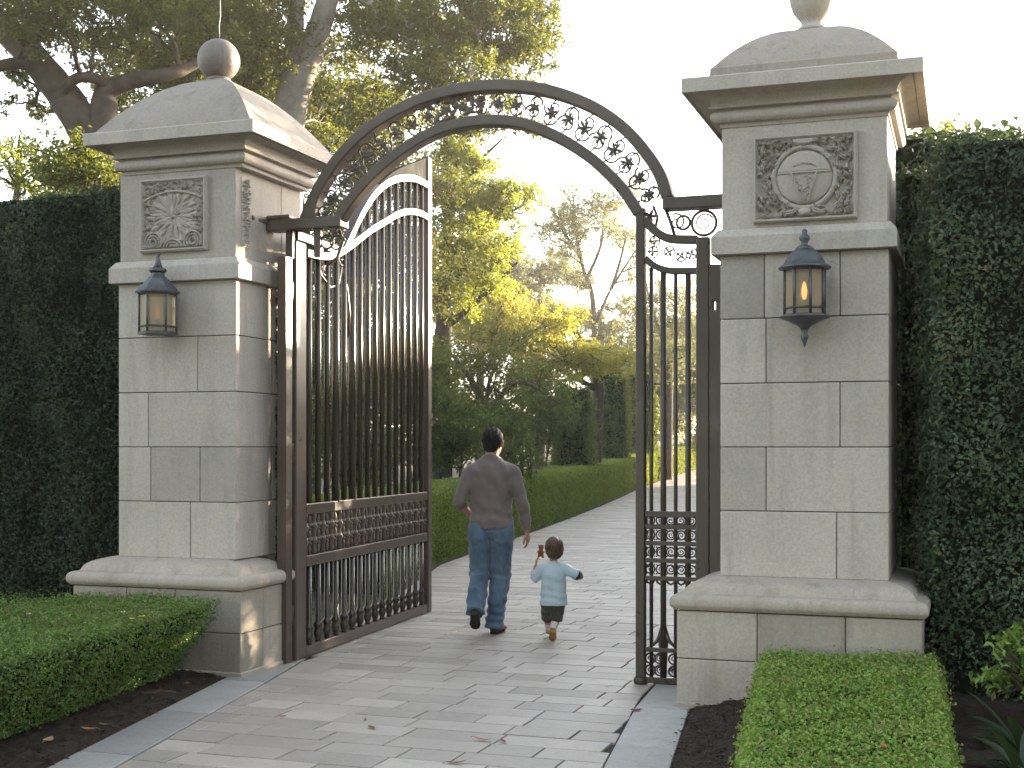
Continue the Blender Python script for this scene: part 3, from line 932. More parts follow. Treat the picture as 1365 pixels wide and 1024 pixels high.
def scroll(mb, c, r, turns, a0, dir_, plane, rad=.008, tail=None, mat=0):
    """flat spiral scroll; plane maps (u, v) to a world point"""
    n = int(16 * turns); pts = []
    for i in range(n + 1):
        f = i / n; a = a0 + dir_ * f * turns * 2 * math.pi
        rr = r * (1 - .80 * f); pts.append(plane(c[0] + rr * math.cos(a), c[1] + rr * math.sin(a)))
    mb.sweep(pts, [rad * (1 - .35 * i / n) for i in range(n + 1)], 6, mat)


def ring(mb, c, r, plane, rad=.008, n=20, mat=0):
    mb.sweep([plane(c[0] + r * math.cos(a), c[1] + r * math.sin(a)) for a in np.linspace(0, 2 * math.pi, n, endpoint=False)], rad, 6, mat, closed=True)


def petal(mb, c, a, L, W, plane, th=.008, mat=0, dy=0.0):
    """raised lens-shaped petal"""
    pts = []; rad = []
    for f in np.linspace(0, 1, 7):
        pts.append(plane(c[0] + L * f * math.cos(a), c[1] + L * f * math.sin(a)))
        rad.append((max(.0015, th * math.sin(math.pi * min(1, .08 + f * .92))), max(.0015, W * math.sin(math.pi * (.06 + f * .90)))))
    nrm = np.cross(np.array(plane(1, 0)) - np.array(plane(0, 0)), np.array(plane(0, 1)) - np.array(plane(0, 0)))
    mb.sweep(pts, rad, 8, mat, ref=tuple(nrm))


# arch over the opening
arch = thing('gate_arch', 'wrought iron double arch with scrollwork spanning the two stone pillars', 'arch', (0, 0, 0))
half_o = [(1.345, 3.26), (1.30, 3.40), (1.22, 3.54), (1.06, 3.735), (.84, 3.905), (.56, 4.035), (.28, 4.105)]
half_i = [(1.150, 3.165), (1.055, 3.315), (.95, 3.435), (.80, 3.575), (.58, 3.725), (.34, 3.835), (.15, 3.875)]
arch_o = spline([(-x, z) for x, z in half_o] + [(0, 4.125)] + half_o[::-1], 7)
arch_i = spline([(-x, z) for x, z in half_i] + [(0, 3.885)] + half_i[::-1], 7)
for nm, pts, hw in (('outer_rail', arch_o, .040), ('inner_rail', arch_i, .038)):
    m = MB()
    P3 = [(x, GY, z) for x, z in pts]
    fl = [hw + (.022 * max(0, 1 - i / 9.0) ** 1.2 if nm == 'outer_rail' else 0) for i in range(len(P3))]
    m.sweep(P3, [(.055, q) for q in fl], 4, ref=(0, 1, 0))
    # small rounded nosing on both faces
    m.build(nm, M['arch_iron'], arch, .010, 2)
plane = lambda u, v: (u, GY, v)
m = MB()
from math import pi
# scroll frieze between the rails
S_o = np.array(arch_o); S_i = np.array(arch_i)
lo = np.concatenate([[0], np.cumsum(np.hypot(*np.diff(S_o, axis=0).T))]); li = np.concatenate([[0], np.cumsum(np.hypot(*np.diff(S_i, axis=0).T))])
NS = 23
for k in range(NS):
    f = (k + .7) / (NS + .4)
    po = np.array([np.interp(f * lo[-1], lo, S_o[:, q]) for q in (0, 1)]); pi_ = np.array([np.interp(f * li[-1], li, S_i[:, q]) for q in (0, 1)])
    c = (po + pi_) / 2; d = po - pi_; gapw = np.linalg.norm(d) - .075; d /= np.linalg.norm(d); aa = math.atan2(d[1], d[0])
    r_ = gapw * .36
    jit = random.uniform(-.15, .15)
    for q in range(6):
        petal(m, c, aa + q * pi / 3 + jit, r_ * random.uniform(.65, .85), .011, plane, .007)
    m.lathe([(.004, -.012), (.014, -.008), (.016, 0), (.014, .008), (.004, .012)], 0, 0, 10)
    nv = 50
    m.v[-nv:] = [(x + c[0], GY + z, y + c[1]) for x, y, z in m.v[-nv:]]
    s = 1 if k % 2 else -1
    # C scrolls joining flowers to both rails
    scroll(m, c + d * gapw * .18 * s, gapw * .34, 1.2, aa + pi / 2, s, plane, .0075)
    scroll(m, c - d * gapw * .18 * s, gapw * .30, 1.1, aa - pi / 2, -s, plane, .0075)
    tdir = np.array([-d[1], d[0]])
    p0 = c + d * gapw * .5 + tdir * .04; p1 = c - d * gapw * .5 - tdir * .03
    m.sweep([plane(*(c + d * gapw * .5)), plane(*(c + d * gapw * .25 + tdir * .02)), plane(*(c + d * .02))], .006, 6)
    m.sweep([plane(*(c - d * gapw * .5)), plane(*(c - d * gapw * .25 - tdir * .02)), plane(*(c - d * .02))], .006, 6)
m.build('scrollwork', M['arch_iron'], arch)
# cast leaf plaque left of the crown
m = MB()
for k in range(34):
    u = random.uniform(-.36, -.02); f = (u + .40) / .4
    zo = np.interp(u, S_o[:, 0], S_o[:, 1]) - .05; zi = np.interp(u, S_i[:, 0], S_i[:, 1]) + .05
    petal(m, (u, random.uniform(zi, zo)), random.uniform(0, 6.28), random.uniform(.05, .10), random.uniform(.014, .024), plane, .014)
m.build('leaf_plaque', M['arch_iron'], arch)
# lintels carrying the arch feet
m = MB()
m.box(-1.66, -1.06, GY - .075, GY + .075, 3.195, 3.275); m.box(-1.66, -1.47, GY - .085, GY + .085, 3.2751, 3.305)
m.bar((-1.655, GY - .05, 3.262), (-1.705, GY - .24, 3.262), .028, .028)
m.build('lintel', M['arch_iron'], arch, .008)
m = MB()
m.lathe([(.002, -.03), (.022, -.02), (.034, 0), (.02, .012), (.014, .03)], 0, 0, 14)
m.v = [(-1.690 + z, GY - .25 + y, 3.262 + x) for x, y, z in m.v]
m.build('rosette', M['arch_iron'], arch)
m = MB()
m.box(1.315, 1.762, GY - .06, GY + .06, 3.180, 3.262)
m.build('lintel', M['arch_iron'], arch, .008)
m = MB()
ring(m, (1.585, 3.085), .082, plane, .010, 26)
scroll(m, (1.585, 3.085), .066, 1.4, .5, 1, plane, .0065)
ring(m, (1.445, 3.095), .045, plane, .009)
scroll(m, (1.40, 3.10), .06, 1.3, 2.0, -1, plane, .007)
m.sweep([plane(1.33, 3.18), plane(1.36, 3.10), plane(1.39, 3.0)], .012, 6); m.sweep([plane(1.24, 3.22), plane(1.27, 3.14), plane(1.255, 3.07)], .010, 6)
for q in range(5): petal(m, (1.22, 3.15), q * 1.25, .05, .012, plane)
m.build('scroll_bracket', M['arch_iron'], arch)
m = MB()
for s_ in (-1,):
    ring(m, (-1.20, 3.10), .05, plane, .009); scroll(m, (-1.12, 3.08), .07, 1.3, .3, 1, plane, .008)
    m.sweep([plane(-1.11, 3.2), plane(-1.07, 3.10), plane(-1.12, 2.98), plane(-1.20, 2.93)], .012, 8)
m.build('scroll_bracket', M['arch_iron'], arch)

for q in (-1.53, -1.30):
    m = MB(); m.box(q, q + .055, GY - .02, GY + .02, 2.99, 3.1945); m.build('bracket_post', M['arch_iron'], arch)

# fixed narrow panel beside the right pillar
rp = thing('gate_side_panel', 'narrow fixed iron panel beside the urn topped pillar', 'gate', (0, 0, 0))
PY = .70
plane = lambda u, v: (u, PY, v)
m = MB(); m.box(1.130, 1.192, PY - .032, PY + .032, .012, 3.20)
m.lathe([(.046, .0), (.05, .01), (.05, .035), (.04, .05)], 1.161, PY, 16); m.build('stile', M['bronze'], rp, .007)
m = MB(); m.box(1.540, 1.628, PY - .035, PY + .035, .012, 2.985); m.build('stile', M['bronze'], rp, .007)
m = MB()
P = spline([(1.192, 3.13), (1.235, 3.07), (1.30, 3.015), (1.38, 2.985), (1.545, 2.972)], 6); m.sweep([plane(u, v) for u, v in P], [(.03, .028)] * len(P), 4, ref=(0, 1, 0))
P = spline([(1.192, 2.865), (1.235, 2.825), (1.30, 2.79), (1.38, 2.772), (1.545, 2.765)], 6); m.sweep([plane(u, v) for u, v in P], [(.024, .022)] * len(P), 4, ref=(0, 1, 0))
m.build('curved_rail', M['bronze'], rp, .005)
bars = [(1.232, .013), (1.314, .020), (1.398, .013), (1.482, .019)]
for z in (1.145, 1.06, .95, .835, .715, .235, .030):
    m = MB(); hh = .028 if z in (1.145, .030) else .02
    m.bar(plane(1.19, z), plane(1.542, z), .042, hh * 1.5, ref=(0, 1, 0)); m.build('rail', M['bronze'], rp, .004)
for bx, br in bars:
    m = MB(); m.sweep([plane(bx, .04), plane(bx, 2.80 if bx < 1.25 else 2.77)], br, 10); m.build('bar', M['bronze'], rp)
m = MB()
for z0, z1 in ((.715, .835), (.835, .95), (.95, 1.06), (1.06, 1.145)):
    m = MB()
    for k in range(5):
        u = 1.19 + .0 + (k + .5) * .070
        c = (u + .0, (z0 + z1) / 2)
        ring(m, c, .030, plane, .0055, 14); scroll(m, c, .022, 1.2, random.uniform(0, 6), random.choice([-1, 1]), plane, .0045)
        for q in range(4): m.sweep([plane(c[0] + .03 * math.cos(pi / 4 + q * pi / 2), c[1] + .03 * math.sin(pi / 4 + q * pi / 2)), plane(c[0] + .043 * math.cos(pi / 4 + q * pi / 2), c[1] + .05 * math.sin(pi / 4 + q * pi / 2))], .0045, 5)
    m.build('scrollwork', M['bronze'], rp)
m = MB()
for k in range(5):
    u = 1.225 + k * .07
    m.sweep([plane(u - .03, .712), plane(u - .02, .685), plane(u, .675), plane(u + .02, .685), plane(u + .03, .712)], .008, 6)
m.build('scrollwork', M['bronze'], rp); m = MB()
for u in (1.225, 1.29, 1.385, 1.46):
    for zc in (.175, .095):
        ring(m, (u, zc), .034, plane, .007, 16); scroll(m, (u, zc), .024, 1.3, u * 40, 1, plane, .005)
m.build('scrollwork', M['bronze'], rp); m = MB()
for (u, v) in ((1.25, 2.98), (1.24, 2.91), (1.35, 2.90), (1.43, 2.87), (1.50, 2.88)):
    scroll(m, (u, v), .045, 1.3, u * 9, 1 if u < 1.4 else -1, plane, .006)
    for q in range(4): petal(m, (u, v), q * 1.6 + u * 5, .04, .008, plane, .006)
m.build('scrollwork', M['bronze'], rp)
m = MB()
for q in (0, 1):
    pass
m.sweep([plane(1.314, .05), plane(1.314, .24), plane(1.314, .33), plane(1.314, .405), plane(1.314, .44)], [(.012, .022), (.014, .030), (.012, .040), (.008, .018), (.002, .002)], 8, ref=(0, 1, 0))
for s_ in (-1, 1):
    m.sweep([plane(1.314 + s_ * .02, .34), plane(1.314 + s_ * .045, .29), plane(1.314 + s_ * .09, .25), plane(1.314 + s_ * .12, .235)], [.013, .012, .010, .008], 8)
m.build('spear_ornament', M['bronze'], rp)

# gate posts against the pillars
gp = thing('gate_post', 'dark iron post fixed to the urn topped pillar', 'post', (0, 0, 0), 0, 'iron posts against the pillars')
m = MB(); m.box(1.632, 1.700, PY - .03, PY + .06, .0, 2.50); m.box(1.632, 1.648, PY - .03, PY + .06, 2.501, 2.56); m.box(1.672, 1.700, PY - .03, PY + .06, 2.501, 2.56); m.box(1.632, 1.700, PY - .03, PY + .06, 2.561, 2.80)
m.build('post_body', M['bronze'], gp)
gp = thing('gate_post', 'dark iron hinge post fixed to the ball topped pillar', 'post', (0, 0, 0), 0, 'iron posts against the pillars')
m = MB(); m.box(-1.545, -1.472, .60, .69, .0, 2.99); m.build('post_body', M['frame'], gp)
for zc in (.35, 1.55, 2.75):
    m = MB(); m.lathe([(.022, zc - .07), (.026, zc - .06), (.026, zc + .06), (.022, zc + .07)], -1.500, .712, 12); m.build('hinge', M['bronze'], gp)

# open gate leaf: built in its own plane, s along the leaf and z up, then stood at the hinge
LEAF_A = np.array([-1.492, .735]); LEAF_B = np.array([-1.695, 3.839])
ang = math.atan2(*(LEAF_B - LEAF_A)[::-1])
leaf = thing('gate_leaf', 'tall open iron gate leaf with arched top swung inward on the left', 'gate', (LEAF_A[0], LEAF_A[1], 0), ang)
plane = lambda u, v: (u, 0, v)
LEN = 3.11
low_arc = spline([(.20, 3.06), (.55, 3.085), (.80, 3.14), (1.00, 3.215), (1.30, 3.345), (1.58, 3.465), (1.86, 3.57), (2.15, 3.68), (2.43, 3.755), (2.75, 3.80), (3.02, 3.80)], 6)
up_arc = spline([(.96, 3.20), (1.12, 3.36), (1.30, 3.53), (1.58, 3.745), (1.86, 3.895), (2.10, 3.985), (2.33, 4.045), (2.65, 4.10), (3.02, 4.11)], 6)
m = MB(); m.box(0, .185, -.03, .03, .005, 3.13); m.build('stile', M['frame'], leaf, .010)
m = MB(); m.box(LEN - .105, LEN, -.035, .035, .005, 4.385); m.build('stile', M['frame'], leaf, .010)
for z0, z1 in ((.005, .088), (.690, .772), (1.085, 1.165)):
    m = MB(); m.box(.1855, LEN - .1055, -.027, .027, z0, z1); m.build('rail', M['frame'], leaf, .006)
m = MB(); m.sweep([plane(u, v) for u, v in low_arc], [(.034, .032)] * len(low_arc), 4, ref=(0, 1, 0)); m.build('arched_rail', M['bronze'], leaf, .006)
m = MB(); m.sweep([plane(u, v) for u, v in up_arc], [(.034, .034)] * len(up_arc), 4, ref=(0, 1, 0)); m.build('arched_rail', M['bronze'], leaf, .006)
m = MB(); m.box(.02, .80, -.034, .034, 3.131, 3.205); m.build('top_rail', M['bronze'], leaf, .008)
# solid corner plate under the tip of the free stile
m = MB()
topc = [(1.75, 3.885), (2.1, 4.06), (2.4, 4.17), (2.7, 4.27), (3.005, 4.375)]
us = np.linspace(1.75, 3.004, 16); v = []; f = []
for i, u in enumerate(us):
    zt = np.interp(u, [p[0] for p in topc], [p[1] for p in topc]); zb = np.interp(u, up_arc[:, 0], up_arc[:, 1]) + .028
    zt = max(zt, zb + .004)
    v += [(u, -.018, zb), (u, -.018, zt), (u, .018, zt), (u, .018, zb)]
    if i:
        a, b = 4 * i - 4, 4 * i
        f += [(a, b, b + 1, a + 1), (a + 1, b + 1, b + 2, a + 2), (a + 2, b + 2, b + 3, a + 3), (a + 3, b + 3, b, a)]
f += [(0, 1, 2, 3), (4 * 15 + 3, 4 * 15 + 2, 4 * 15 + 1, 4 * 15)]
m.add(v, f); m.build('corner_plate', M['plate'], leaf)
# bars, one mesh each
NB = 16
bar_s = [.185 + (LEN - .105 - .185) * (k + .62) / (NB + .25) for k in range(NB)]
for k, s_ in enumerate(bar_s):
    r_ = .0235 if k not in (3, 5) else .030
    zt = np.interp(s_, up_arc[:, 0], up_arc[:, 1]) if s_ > 1.0 else np.interp(s_, low_arc[:, 0], low_arc[:, 1])
    m = MB()
    m.sweep([plane(s_, 1.15), plane(s_, zt)], r_, 12)
    # lower length with turned foot
    prf = [(.021, .70), (.021, .25), (.024, .243), (.036, .225), (.036, .21), (.024, .195), (.030, .175), (.034, .150), (.026, .120), (.020, .105), (.026, .085)]
    m.lathe(prf[::-1], s_, 0, 12)
    m.build('bar', M['bar'], leaf)
# cast band of leaves between the two rails
m = MB()
ks = np.linspace(.215, LEN - .135, 34)
for k, s_ in enumerate(ks):
    if k % 2 == 0:
        prf = [(.016, .765), (.024, .80), (.017, .83), (.026, .86), (.034, .875), (.020, .895), (.018, .93), (.026, .96), (.036, .985), (.020, 1.005), (.017, 1.04), (.024, 1.07), (.018, 1.09)]
        m.lathe(prf, s_, 0, 10)
    else:
        for z in (.815, .925, 1.035):
            petal(m, (s_, z - .05), pi / 2, .10, .020, plane, .016)
    for z in (.872, .982):
        petal(m, (s_, z), .7, .05, .013, plane, .022); petal(m, (s_, z), pi - .7, .05, .013, plane, .022); petal(m, (s_, z), -1.2, .035, .010, plane, .020); petal(m, (s_, z), pi + 1.2, .035, .010, plane, .020)
m.build('leaf_band', M['bronze_light'], leaf)
# small scrolls near the hinge
m = MB()
scroll(m, (.93, 3.13), .08, 1.4, .4, -1, plane, .009); scroll(m, (.60, 2.99), .06, 1.3, 2.5, 1, plane, .008)
m.sweep([plane(.45, 3.05), plane(.52, 2.93), plane(.70, 2.86), plane(.86, 2.90), plane(.93, 3.05)], .012, 8)
m.sweep([plane(.93, 3.05), plane(1.05, 2.88), plane(1.10, 2.70), plane(1.08, 2.5)], .012, 8)
m.build('scrollwork', M['bronze'], leaf)
m = MB(); m.box(LEN - .002, LEN + .03, -.03, .03, 1.80, 1.92); m.sweep([(LEN + .012, -.031, 1.86), (LEN + .012, -.08, 1.86), (LEN - .05, -.085, 1.86)], .010, 8); m.build('latch', M['bronze_light'], leaf)

#@@TREES
# ------------------------------------------------------------------ trees
def blobs_to_clusters(blobs):
    """each blob: (px, py, dist, half width px, half height px, half depth m, number, cluster radius m)"""
    out = []
    for px, py, d, rx, ry, rd, n, cr in blobs:
        c = at(px, py, d); sx, sz = rx * d / F, ry * d / F
        k = 0; tries = 0; pts = []
        while k < n and tries < n * 60:
            tries += 1
            q = rng.uniform(-1, 1, 3)
            if q @ q > 1: continue
            lat, dep, up = q[0] * sx, q[1] * rd, q[2] * sz
            p = c + np.array([lat * ct - dep * st, lat * st + dep * ct, up])
            if any(np.linalg.norm(p - o) < cr * .55 for o in pts) and tries < n * 30: continue
            pts.append(p); out.append((p, cr * rng.uniform(.7, 1.25))); k += 1
    return out


def foliage(clusters, leaves_per, lsize, flat=.62, twigs=22, droop=.0, aspect=.5):
    Ps, Ns = [], []
    for c, r in clusters:
        n = max(30, int(leaves_per * (r ** 2)))
        nt = max(6, int(twigs * r / .6)); per = max(2, n // nt)
        d = rnd_unit(nt); d[:, 2] = d[:, 2] * .8 + .12
        s = c + d * np.array([1, 1, flat]) * r * rng.uniform(.15, .75, nt)[:, None]
        td = d * .8 + rnd_unit(nt) * .7 + np.array([0, 0, .15 - droop]); td /= np.linalg.norm(td, axis=1)[:, None]
        L = r * rng.uniform(.35, .75, nt)
        u = rng.random((nt, per))
        P = s[:, None] + td[:, None] * (L[:, None] * u)[..., None] + rng.normal(0, .05 * r + .012, (nt, per, 3))
        Nn = np.repeat((d * .5)[:, None], per, 1) + rng.normal(0, .55, (nt, per, 3)) + np.array([0, 0, .45])
        Ps.append(P.reshape(-1, 3)); Ns.append(Nn.reshape(-1, 3))
    P = np.vstack(Ps); Nn = np.vstack(Ns)
    return leaf_arrays(P, Nn, rng.uniform(.65, 1.35, len(P)) * lsize, aspect)


def limb(mb, p0, p1, r0, r1, wob=.12, n=6, sag=0.0):
    p0, p1 = np.array(p0, float), np.array(p1, float); L = np.linalg.norm(p1 - p0)
    pts = []
    o = rng.normal(0, wob * L * .35, (n + 1, 3)); o[0] = 0; o[-1] = 0
    for i in range(n + 1):
        f = i / n; pts.append(p0 + (p1 - p0) * f + o[i] * .5 + np.array([0, 0, sag * L * math.sin(f * pi)]))
    P = spline(pts, 3)
    mb.sweep(P, [r0 + (r1 - r0) * (i / (len(P) - 1)) for i in range(len(P))], 6)
    return P


def tree(name, label, limbs, blobs, lmat, bark, leaves_per=1100, lsize=.09, group=None, twig=True, flat=.62, droop=0.0, cat='tree', sides=12, aspect=.5, every=1, twigs=22):
    """limbs: list of [(point, radius), ...] world polylines; blobs: crown masses"""
    base = limbs[0][0][0]
    t = thing(name, label, cat, tuple(map(float, base)), 0, group)
    mb = MB(); nodes = []
    for L in limbs:
        P = spline([np.array(p) for p, r in L], 6)
        R = np.interp(np.linspace(0, 1, len(P)), np.linspace(0, 1, len(L)), [r for p, r in L])
        R = R * (1 + .025 * np.sin(np.arange(len(P)) * 1.7))
        mb.sweep(P, list(R), sides)
        for p, r in zip(P, R): nodes.append((p, r))
    cl = blobs_to_clusters(blobs) if blobs and len(blobs[0]) == 8 else blobs
    NP = np.array([p for p, r in nodes]); NR = np.array([r for p, r in nodes])
    if twig:
        for i, (c, r) in enumerate(cl):
            if i % every: continue
            d = np.linalg.norm(NP - c, axis=1) + 1.2 * np.maximum(0, NP[:, 2] - c[2] + .2)
            j = int(np.argmin(d))
            if d[j] > 7: continue
            e = limb(mb, NP[j], c, min(NR[j] * .5, .045 + .012 * d[j]), .010, .22, 5, .05)
            if i % 3 == 0:
                NP = np.vstack([NP, e[4:]]); NR = np.concatenate([NR, np.full(len(e) - 4, .03)])
            for q in range(3):
                limb(mb, e[-3 - q], c + rnd_unit(1)[0] * r * .7, .010, .004, .2, 3)
    V, Q, tt = foliage(cl, leaves_per, lsize, flat, twigs, droop, aspect)
    b = np.array(base, float)
    mb.v = [(x - b[0], y - b[1], z - b[2]) for x, y, z in mb.v]
    mb.build('trunk', bark, t)
    np_mesh('crown', V - b, Q, lmat, tint=tt, parent=t)
    return t


def G(px, d):
    p = at(px, 600, d); p[2] = float(terrain(p[1])) - .05; return p


# oak with leaning trunk behind the left hedge
d = 19.0
tree('oak_tree', 'oak with dark leaning forked trunk behind the tall left hedge',
     [[(G(185, d), .34), (at(158, 330, d), .29), (at(132, 215, d), .26), (at(100, 150, d), .25), (at(62, 98, d), .22), (at(20, 52, d), .20), (at(-40, -5, d), .17)],
      [(at(128, 200, d), .20), (at(138, 150, d), .21), (at(142, 122, d), .15), (at(175, 108, d), .125), (at(222, 100, d), .10), (at(262, 84, d + .4), .07), (at(300, 50, d + .8), .05)],
      [(at(96, 148, d), .10), (at(84, 122, d - .2), .085), (at(104, 104, d - .3), .075), (at(130, 106, d - .2), .075), (at(146, 116, d), .09)],
      [(at(50, 90, d), .12), (at(22, 84, d - .3), .085), (at(-30, 96, d - .5), .07)]],
     [(60, 20, 18.5, 120, 45, 1.3, 13, .52), (210, 45, 19.5, 80, 50, 1.2, 11, .50), (330, 30, 21, 60, 60, 1.2, 12, .60), (0, -30, 19, 160, 40, 2, 12, .75), (200, -40, 19.5, 160, 40, 2, 12, .75),
      (140, 65, 20.5, 75, 30, .8, 6, .36), (40, 145, 20, 38, 14, .4, 4, .26), (22, 100, 19.5, 30, 16, .4, 3, .26), (240, 115, 20.5, 40, 26, .6, 5, .38), (330, 120, 22, 40, 50, .8, 8, .50), (170, 150, 21, 40, 14, .5, 4, .3)],
     M['oak'], M['bark_dark'], 1500, .075)
d = 26.0
tree('background_oak', 'dark trunked oak rising behind the ball finial',
     [[(G(262, d), .42), (at(258, 300, d), .36), (at(254, 120, d), .34), (at(252, 40, d), .33), (at(256, -40, d), .30), (at(262, -120, d), .24)],
      [(at(250, 90, d), .14), (at(215, 60, d), .09), (at(180, 20, d), .05)], [(at(255, 100, d), .14), (at(320, 70, d), .09), (at(360, 30, d), .05)]],
     [(300, 110, 26.5, 90, 70, 1.6, 14, .8), (180, 80, 27, 90, 60, 1.5, 10, .75), (270, 0, 27.5, 120, 60, 1.6, 14, .85), (150, -50, 27, 200, 60, 2, 10, .9)],
     M['evergreen'], M['bark_dark'], 1000, .10)
# pale forked trunk right of the left pillar
d = 21.5
tree('pale_trunk_oak', 'oak with thick pale forked trunk just right of the ball topped pillar',
     [[(G(372, d), .36), (at(376, 330, d), .32), (at(382, 190, d), .28), (at(388, 140, d), .275), (at(398, 104, d), .27), (at(413, 70, d), .215), (at(428, 30, d), .19), (at(442, -12, d), .165), (at(474, -60, d), .12)],
      [(at(392, 150, d), .10), (at(391, 112, d), .17), (at(391, 80, d), .16), (at(393, 45, d), .145), (at(396, -10, d), .13), (at(405, -110, d), .10)],
      [(at(440, -4, d), .12), (at(458, -8, d), .10), (at(482, -4, d), .08), (at(500, 14, d - .1), .055), (at(512, 40, d - .2), .035)],
      [(at(442, -18, d), .12), (at(540, -40, d + .2), .09), (at(640, -10, d + .3), .06), (at(690, 10, d + .3), .03)],
      [(at(590, -28, d + .2), .06), (at(640, 60, d), .04), (at(610, 130, d - .2), .025)]],
     [(560, 40, 21.5, 95, 45, 1.3, 30, .50), (660, 42, 22, 80, 50, 1.3, 30, .44), (590, 110, 21, 85, 40, 1.0, 22, .42), (660, 118, 22, 50, 22, .6, 9, .34), (690, 178, 22, 30, 9, .4, 4, .24), (640, 170, 22, 40, 14, .5, 6, .3), (700, 75, 22, 36, 26, .6, 8, .3), (480, 70, 22.5, 50, 60, 1.0, 12, .44),
      (715, 20, 22, 36, 34, .7, 7, .34), (560, -45, 21.5, 200, 40, 2, 16, .7), (420, 130, 23, 45, 60, 1.0, 10, .50), (720, -10, 22, 30, 20, .7, 5, .3), (520, 160, 22.5, 60, 40, .8, 8, .45)],
     M['oak'], M['bark_grey'], 1350, .075)
# green mass behind the left pillar and open leaf
d = 27.0
tree('leafy_tree', 'tall broad green tree filling the view behind the open gate leaf',
     [[(G(470, d), .30), (at(468, 480, d), .26), (at(474, 380, d), .22), (at(480, 280, d), .16), (at(490, 180, d), .10)],
      [(at(470, 430, d), .14), (at(420, 350, d), .09), (at(400, 260, d), .05)], [(at(474, 390, d), .13), (at(530, 320, d), .09), (at(560, 240, d), .05)]],
     [(455, 190, 26, 95, 70, 1.6, 20, .72), (540, 250, 26.5, 70, 65, 1.5, 14, .66), (450, 310, 26.5, 90, 70, 1.6, 18, .75), (530, 390, 27, 70, 80, 1.5, 16, .75), (440, 450, 26, 80, 80, 1.5, 14, .8), (400, 120, 26.5, 50, 60, 1.3, 8, .7),
      (520, 500, 27, 70, 60, 1.4, 12, .8)],
     M['evergreen'], M['bark_dark'], 1100, .09)
# golden side-lit tree in the middle of the opening
d = 30.0
tree('golden_tree', 'tall tree with tiered golden sunlit foliage in the middle of the opening',
     [[(G(585, d), .26), (at(588, 500, d), .22), (at(594, 400, d), .18), (at(598, 300, d), .13), (at(606, 220, d), .07)],
      [(at(590, 440, d), .10), (at(650, 390, d), .06), (at(690, 350, d), .03)], [(at(596, 350, d), .09), (at(650, 300, d), .05), (at(695, 275, d), .025)], [(at(600, 270, d), .07), (at(640, 215, d), .04), (at(670, 185, d), .02)]],
     [(645, 266, 29.5, 75, 22, 1.2, 24, .46), (620, 308, 29.5, 66, 26, 1.2, 18, .50), (600, 240, 30, 48, 34, 1.2, 18, .50), (640, 222, 30, 36, 11, .6, 7, .32), (612, 195, 30, 40, 22, .6, 9, .42), (630, 355, 29.5, 62, 28, 1.2, 18, .52),
      (590, 380, 30, 60, 40, 1.4, 12, .62), (600, 200, 30, 30, 30, 1, 7, .5), (660, 330, 30, 40, 14, .8, 6, .4), (690, 296, 30, 30, 12, .6, 4, .32)],
     M['gold'], M['bark_dark'], 1900, .065, flat=.5)
# spreading yellowing tree
d = 38.0
tree('spreading_tree', 'spreading low tree with yellowing leaves on a dark leaning trunk',
     [[(G(791, d), .24), (at(793, 570, d), .22), (at(798, 520, d), .17), (at(790, 480, d), .12), (at(765, 440, d), .07)],
      [(at(797, 520, d), .09), (at(760, 500, d - .5), .07), (at(700, 470, d - 1.2), .05), (at(640, 455, d - 2), .03)],
      [(at(794, 500, d), .08), (at(805, 480, d), .05), (at(822, 485, d), .02)]],
     [(760, 475, 37, 65, 26, 1.3, 24, .50), (700, 440, 36, 65, 32, 1.3, 24, .55), (812, 484, 37.5, 28, 18, .8, 9, .40), (640, 425, 36, 60, 36, 1.3, 20, .58), (720, 505, 36, 50, 18, 1.0, 10, .42), (745, 430, 38, 50, 20, 1, 10, .48), (670, 395, 37, 60, 18, 1, 11, .48), (600, 395, 36.5, 40, 30, 1, 10, .5)],
     M['yellow'], M['bark_dark'], 1500, .075, flat=.42, droop=.15)
d = 29.0
tree('twiggy_shrub', 'broad grey green twiggy shrub arching low in front of the yellowing tree',
     [[(G(650, d), .14), (at(645, 560, d), .10), (at(630, 510, d), .07), (at(600, 470, d), .03)], [(at(646, 560, d), .07), (at(690, 510, d), .05), (at(750, 540, d - .3), .02)], [(at(646, 550, d), .06), (at(655, 500, d), .04), (at(680, 470, d), .02)]],
     [(620, 480, 28.5, 60, 34, 1.2, 16, .50), (690, 510, 28.5, 60, 30, 1.2, 14, .46), (600, 530, 29, 50, 30, 1.2, 10, .5), (740, 530, 28.5, 34, 16, .8, 6, .36)],
     M['shrub'], M['bark_pale'], 620, .075, flat=.55, droop=.2, cat='shrub')
